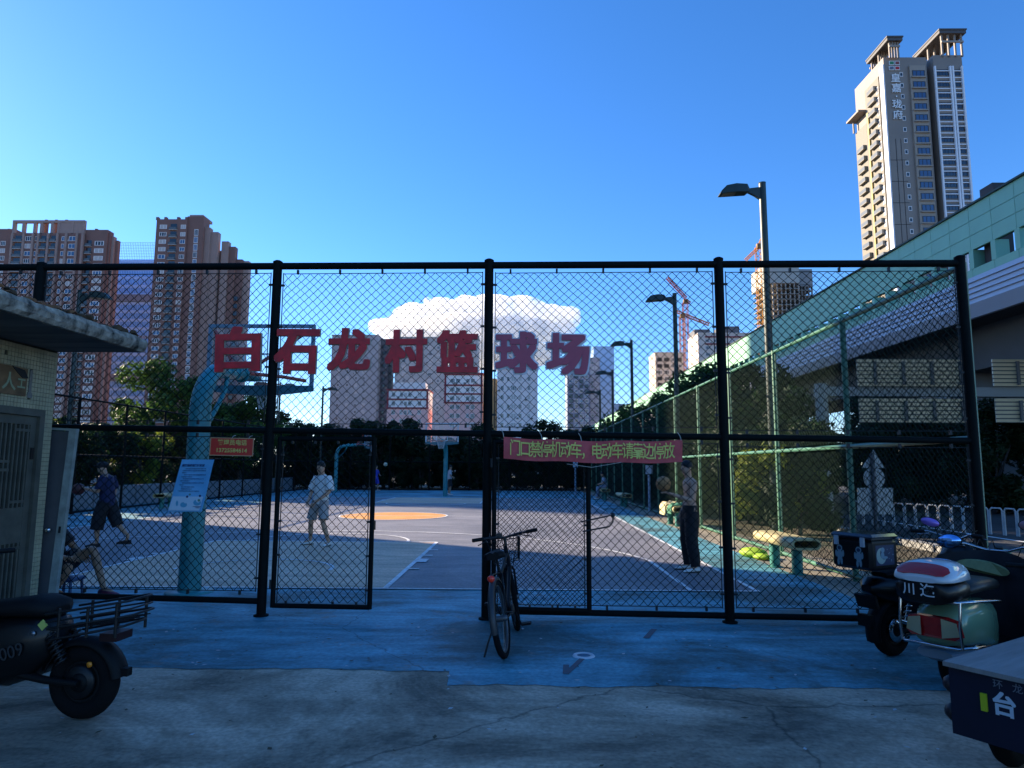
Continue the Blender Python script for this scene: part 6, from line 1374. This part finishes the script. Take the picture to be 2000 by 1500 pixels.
# front (-Y local) is turned to -X world
t = person('shirtless man in black trousers balancing a ball on one hand', (p.x,p.y,0), R(-82), J, skinm)
garment(t, 'trousers', blackc, [([(.08,0,.96),(.10,-.01,.75),(.125,-.03,.5),(.15,.0,.25),(.16,.015,.1)],[.115,.115,.1,.09,.075]),([(-.08,0,.96),(-.10,-.01,.75),(-.13,-.02,.5),(-.16,.01,.25),(-.165,.02,.1)],[.115,.115,.1,.09,.075])], [((0,0,.83),.15,.11),((0,0,.95),.155,.12),((0,.005,1.04),.145,.112),((0,.005,1.06),.14,.108)], .04)
for n in 'lr': shoe(t, J['an'+n], J['to'+n], shoew)
c = Matrix.Translation((p.x,p.y,0))@Matrix.Rotation(R(-82),4,'Z')@V((.17,-.50,1.41)); ball('brown basketball resting on the shirtless man\'s raised palm', c, ballA)
# boy in white looking up
p = G(621,1066); J = dict(pelvis=(0,.02,.94), chest=(0,.06,1.25), neck=(0,.04,1.48), head=(0,-.0,1.64), face=(0,-1,.55),
    shl=(.19,.06,1.41), ell=(.27,.0,1.13), wrl=(.13,-.2,.95), hdl=(.08,-.25,.88), shr=(-.19,.06,1.41), elr=(-.26,.02,1.13), wrr=(-.13,-.19,.94), hdr=(-.08,-.25,.88),
    hpl=(.09,.02,.9), knl=(.17,-.06,.5), anl=(.24,.06,.09), tol=(.29,-.09,.04), hpr=(-.09,.02,.9), knr=(-.19,-.04,.5), anr=(-.27,.05,.09), tor=(-.32,-.1,.04))
t = person('young man in white T-shirt and grey shorts looking up for the ball', (p.x,p.y,0), R(-28), J, skinm)
garment(t, 't_shirt', whitec, [([(.15,.06,1.42),(.24,.03,1.28),(.27,.01,1.16)],[.085,.085,.09]),([(-.15,.06,1.42),(-.23,.04,1.28),(-.26,.03,1.16)],[.085,.085,.09])], [((0,.03,.87),.175,.14),((0,.03,.95),.18,.14),((0,.05,1.15),.175,.13),((0,.06,1.3),.185,.13),((0,.06,1.42),.16,.11),((0,.05,1.49),.075,.07)], .03)
garment(t, 'shorts', greyc, [([(.09,.02,.92),(.14,-.02,.72),(.175,-.05,.55)],[.11,.105,.105]),([(-.09,.02,.92),(-.15,-.01,.72),(-.19,-.03,.55)],[.11,.105,.105])], [((0,.02,.8),.15,.12),((0,.02,.98),.14,.11)], .03)
for n in 'lr': shoe(t, J['an'+n], J['to'+n], shoew)
# man in navy walking with a dark ball
p = G(203,1068); J = dict(pelvis=(0,0,.93), chest=(0,-.03,1.24), neck=(0,-.08,1.46), head=(0,-.15,1.59), face=(0,-1,-.25),
    shl=(.18,-.03,1.4), ell=(.24,-.08,1.12), wrl=(.2,-.32,1.18), hdl=(.17,-.40,1.2), shr=(-.18,-.03,1.4), elr=(-.23,.02,1.12), wrr=(-.22,-.03,.88), hdr=(-.21,-.04,.79), spreadr=(0,-1,0), curlr=.3,
    hpl=(.09,0,.9), knl=(.1,-.12,.5), anl=(.09,-.1,.08), tol=(.09,-.24,.035), hpr=(-.09,0,.9), knr=(-.1,.12,.52), anr=(-.1,.42,.22), tor=(-.1,.38,.08))
t = person('man in navy T-shirt and long black shorts walking with a dark ball', (p.x,p.y,0), R(-86), J, skind)
garment(t, 't_shirt', navyc, [([(.15,-.03,1.41),(.21,-.05,1.28),(.235,-.07,1.17)],[.085,.08,.08]),([(-.15,-.03,1.41),(-.21,-.0,1.28),(-.23,.01,1.17)],[.085,.08,.08])], [((0,.0,.84),.19,.14),((0,0,.98),.185,.135),((0,-.02,1.15),.18,.13),((0,-.03,1.3),.185,.13),((0,-.04,1.41),.155,.1),((0,-.07,1.47),.075,.07)], .03)
garment(t, 'shorts', blackc, [([(.09,0,.92),(.1,-.08,.65),(.1,-.12,.36)],[.13,.13,.12]),([(-.09,0,.92),(-.1,.08,.68),(-.1,.2,.42)],[.13,.13,.11])], [((0,0,.78),.15,.13),((0,0,.96),.14,.11)], .03)
for n in 'lr': shoe(t, J['an'+n], J['to'+n], M('brown_black_slipper', (.03,.02,.018), .7))
mb = MB(); mb.ell((0,-.15,1.665), (.098,.118,.07), 18, 10); mb.ell((0,-.27,1.645), (.07,.07,.014), 14, 6); mb.obj('cap', M('black_cap', (.012,.012,.014), .8), t)
c = Matrix.Translation((p.x,p.y,0))@Matrix.Rotation(R(-86),4,'Z')@V((.14,-.52,1.17)); ball('dark maroon basketball carried by the man in navy', c, ballB)
# seated person behind the fence at the hut, shin stretched out
p = G(205,1172); J = dict(pelvis=(0,.62,.36), chest=(0,.78,.64), neck=(0,.82,.86), head=(0,.8,1.02), face=(0,-1,.0),
    shl=(.18,.78,.8), ell=(.24,.6,.58), wrl=(.16,.4,.5), shr=(-.18,.78,.8), elr=(-.24,.62,.56), wrr=(-.17,.38,.52),
    hpl=(.1,.6,.36), knl=(.14,.24,.60), anl=(.12,.02,.1), tol=(.12,-.13,.045), hpr=(-.1,.6,.36), knr=(-.15,.3,.40), anr=(-.13,.5,.1), tor=(-.13,.36,.045))
t = person('person sitting behind the fence by the hut with one bare shin stretched out', (p.x-.16,p.y+.1,0), R(80), J, skind)
garment(t, 'shorts', blackc, [([(.1,.62,.38),(.12,.45,.5)],[.125,.11]),([(-.1,.62,.38),(-.14,.34,.40)],[.125,.1])], [((0,.62,.28),.17,.15),((0,.66,.46),.15,.12)], .03)
garment(t, 't_shirt', M('dark_grey_shirt', (.03,.03,.035), .85), [([(.14,.78,.81),(.22,.66,.64)],[.085,.08]),([(-.14,.78,.81),(-.22,.68,.63)],[.085,.08])], [((0,.64,.4),.17,.13),((0,.72,.56),.18,.13),((0,.79,.72),.18,.125),((0,.81,.84),.14,.1),((0,.82,.88),.07,.07)], .03)
for n in 'lr': shoe(t, J['an'+n], J['to'+n], M('red_navy_trainer', (.22,.03,.05), .5, var=.8, scale=14, rgb2=(.02,.015,.05)))
st = thing('low_stool', 'low plastic stool under the person sitting by the hut', 'stool', (p.x-.63,p.y+.22,0)); mb = MB(); mb.bbev((0,0,.22), (.3,.3,.05), .012); mb.obj('seat', M('blue_stool_plastic', (.04,.09,.2), .5), st)
for sx in (-.11,.11):
    for sy in (-.11,.11): mb = MB(); mb.tube([(sx*1.15,sy*1.15,0),(sx,sy,.2)], .018, 6); mb.obj('leg', MATS['blue_stool_plastic'], st)
# far people
std = dict(pelvis=(0,0,.95), chest=(0,.0,1.26), neck=(0,-.02,1.48), head=(0,-.05,1.64), shl=(.19,0,1.42), ell=(.27,-.05,1.14), wrl=(.2,-.25,1.05), shr=(-.19,0,1.42), elr=(-.27,-.05,1.14), wrr=(-.24,-.2,1.0), hpl=(.09,0,.92), knl=(.18,-.04,.5), anl=(.28,.05,.09), tol=(.32,-.09,.04), hpr=(-.09,0,.92), knr=(-.2,-.05,.5), anr=(-.32,.02,.09), tor=(-.36,-.12,.04))
def farp(label, loc, rz_, top, bot):
    t = person(label, loc, rz_, std, skind, fingers=False, sub=1)
    garment(t, 't_shirt', top, [([(.15,0,1.42),(.24,-.03,1.2)],[.085,.085]),([(-.15,0,1.42),(-.24,-.03,1.2)],[.085,.085])], [((0,0,.84),.18,.13),((0,0,1.1),.175,.125),((0,0,1.4),.16,.11),((0,-.01,1.49),.07,.07)], .03)
    garment(t, 'shorts', bot, [([(.09,0,.92),(.18,-.04,.5)],[.12,.11]),([(-.09,0,.92),(-.2,-.05,.5)],[.12,.11])], [((0,0,.8),.15,.12),((0,0,.96),.14,.11)], .03)
    for n in 'lr': shoe(t, std['an'+n], std['to'+n], shoew)
p = G(873,968); farp('distant player in white shirt half hidden by the far hoop pole', (p.x+.05,p.y+.9,0), R(100), M('far_white_shirt', (.5,.48,.5), .85), blackc)
p = G(733,959); farp('distant player all in blue beside the closed gate leaf edge', (p.x,p.y,0), R(60), M('royal_blue_kit', (.04,.06,.4), .8), M('royal_blue_kit', (.04,.06,.4), .8))
Js = dict(pelvis=(0,.05,.66), chest=(0,.0,.95), neck=(0,-.05,1.16), head=(0,-.1,1.31), face=(0,-1,-.2), shl=(.18,0,1.1), ell=(.22,-.1,.85), wrl=(.1,-.3,.8), shr=(-.18,0,1.1), elr=(-.22,-.1,.85), wrr=(-.1,-.3,.8), hpl=(.1,.03,.66), knl=(.14,-.38,.6), anl=(.14,-.4,.1), tol=(.14,-.54,.045), hpr=(-.1,.03,.66), knr=(-.14,-.36,.6), anr=(-.16,-.3,.1), tor=(-.16,-.44,.045))
t = person('distant person in pale grey sitting on the far bench', (4.42,36.5,0), R(-90), Js, skind, fingers=False, sub=1)
garment(t, 't_shirt', M('pale_grey_shirt', (.3,.33,.38), .85), [([(.14,0,1.11),(.2,-.06,.93)],[.085,.08]),([(-.14,0,1.11),(-.2,-.06,.93)],[.085,.08])], [((0,.05,.68),.17,.14),((0,.02,.85),.17,.13),((0,-.01,1.05),.17,.12),((0,-.04,1.15),.09,.08)], .03)
garment(t, 'trousers', M('pale_grey_trousers', (.25,.28,.34), .85), [([(.1,.03,.67),(.14,-.36,.6),(.14,-.4,.15)],[.11,.095,.075]),([(-.1,.03,.67),(-.14,-.35,.6),(-.16,-.3,.15)],[.11,.095,.075])], None, .03)
for n in 'lr': shoe(t, Js['an'+n], Js['to'+n], shoew)

p = onY(753,907,43); ball('pale ball in flight above the far end of the court', p, M('pale_ball', (.55,.55,.4), .6))
p = G(295,975); t = thing('planter', 'terracotta planter box standing by the low wall', 'planter', (-13.9,28.9,0)); mb = MB(); mb.box((0,0,.3), (.6,.6,.6), taper=1.15); mb.obj('pot', M('terracotta', (.2,.08,.06), .8), t)
mb = MB(); mb.bb(-.3,.3,-.3,.3,.601,.61); mb.obj('potting_soil', M('soil_dark', (.03,.02,.015), .9), t)
# ------------------------------------------------------------------ anvil cloud
def make_cloud():
    D = 2600; rnd = random.Random(17); lobes = MB()
    def lobe(px, py, rx, rz_, dy=0, ry=None):
        p = onY(px, py, D); k = D/FPX; lobes.ell((p.x, D+dy, p.z), (rx*k, (ry or rx)*k*.9, rz_*k), 20, 12)
    for px, py, rx, rz_ in ((752,642,34,16),(1108,622,30,16),(765,640,40,26),(745,636,28,14),(810,618,48,32),(860,612,52,34),(912,608,52,33),(965,612,55,38),(1020,614,55,36),(1068,622,48,28),(1102,612,34,18),(1085,640,42,24),(920,650,130,36),(1000,655,110,36),(840,652,90,30),(960,690,140,26)):
        lobe(px, py, rx, rz_, rnd.uniform(-20,40))
    for k in range(60):
        a = rnd.uniform(0,1); px = lerp(745,1112,a); top = 592+22*abs(a-.5)*2+10*math.sin(a*19)
        r_ = rnd.uniform(8,20); lobe(px, top+rnd.uniform(0,40), r_, r_*.7, rnd.uniform(-60,40))
    me = lobes.mesh('cloud', []) if False else None
    m = bpy.data.meshes.new('cloud_raw'); m.from_pydata(lobes.v, [], lobes.f)
    o = bpy.data.objects.new('cloud_raw', m); COL.objects.link(o)
    rm = o.modifiers.new('r', 'REMESH'); rm.mode = 'VOXEL'; rm.voxel_size = 9.0
    tx = bpy.data.textures.new('cloud_noise', 'CLOUDS'); tx.noise_scale = 60; tx.noise_depth = 4
    dm = o.modifiers.new('d', 'DISPLACE'); dm.texture = tx; dm.strength = 26; dm.mid_level = .5; dm.texture_coords = 'LOCAL'
    bpy.context.view_layer.update()
    m2 = bpy.data.meshes.new_from_object(o.evaluated_get(bpy.context.evaluated_depsgraph_get())); bpy.data.objects.remove(o); m2.name = 'cloud'
    m2.polygons.foreach_set('use_smooth', [True]*len(m2.polygons))
    cm = bpy.data.materials.new('cloud_vapour'); cm.use_nodes = True; nt = cm.node_tree; nt.nodes.clear()
    out = nt.nodes.new('ShaderNodeOutputMaterial'); vp = nt.nodes.new('ShaderNodeVolumePrincipled'); vp.inputs['Color'].default_value = (.99,.99,.99,1); vp.inputs['Density'].default_value = .035; tcn = nt.nodes.new('ShaderNodeTexCoord'); nn = nt.nodes.new('ShaderNodeTexNoise'); nn.inputs['Scale'].default_value = .016; nn.inputs['Detail'].default_value = 5; nn.inputs['Roughness'].default_value = .65; mr = nt.nodes.new('ShaderNodeMapRange'); mr.inputs[1].default_value = .34; mr.inputs[2].default_value = .66; mr.inputs[3].default_value = 0.0; mr.inputs[4].default_value = .034; nt.links.new(tcn.outputs['Object'], nn.inputs['Vector']); nt.links.new(nn.outputs['Fac'], mr.inputs[0]); nt.links.new(mr.outputs[0], vp.inputs['Density']); vp.inputs['Anisotropy'].default_value = .35
    nt.links.new(vp.outputs[0], out.inputs['Volume'])
    m2.materials.clear(); m2.materials.append(cm); return tag(link('cloud', m2), 'white anvil cloud standing over the village houses', 'cloud')
make_cloud()
S.cycles.volume_bounces = 12; S.cycles.volume_max_steps = 96; S.cycles.volume_step_rate = 1.0
S.cycles.max_bounces = 14
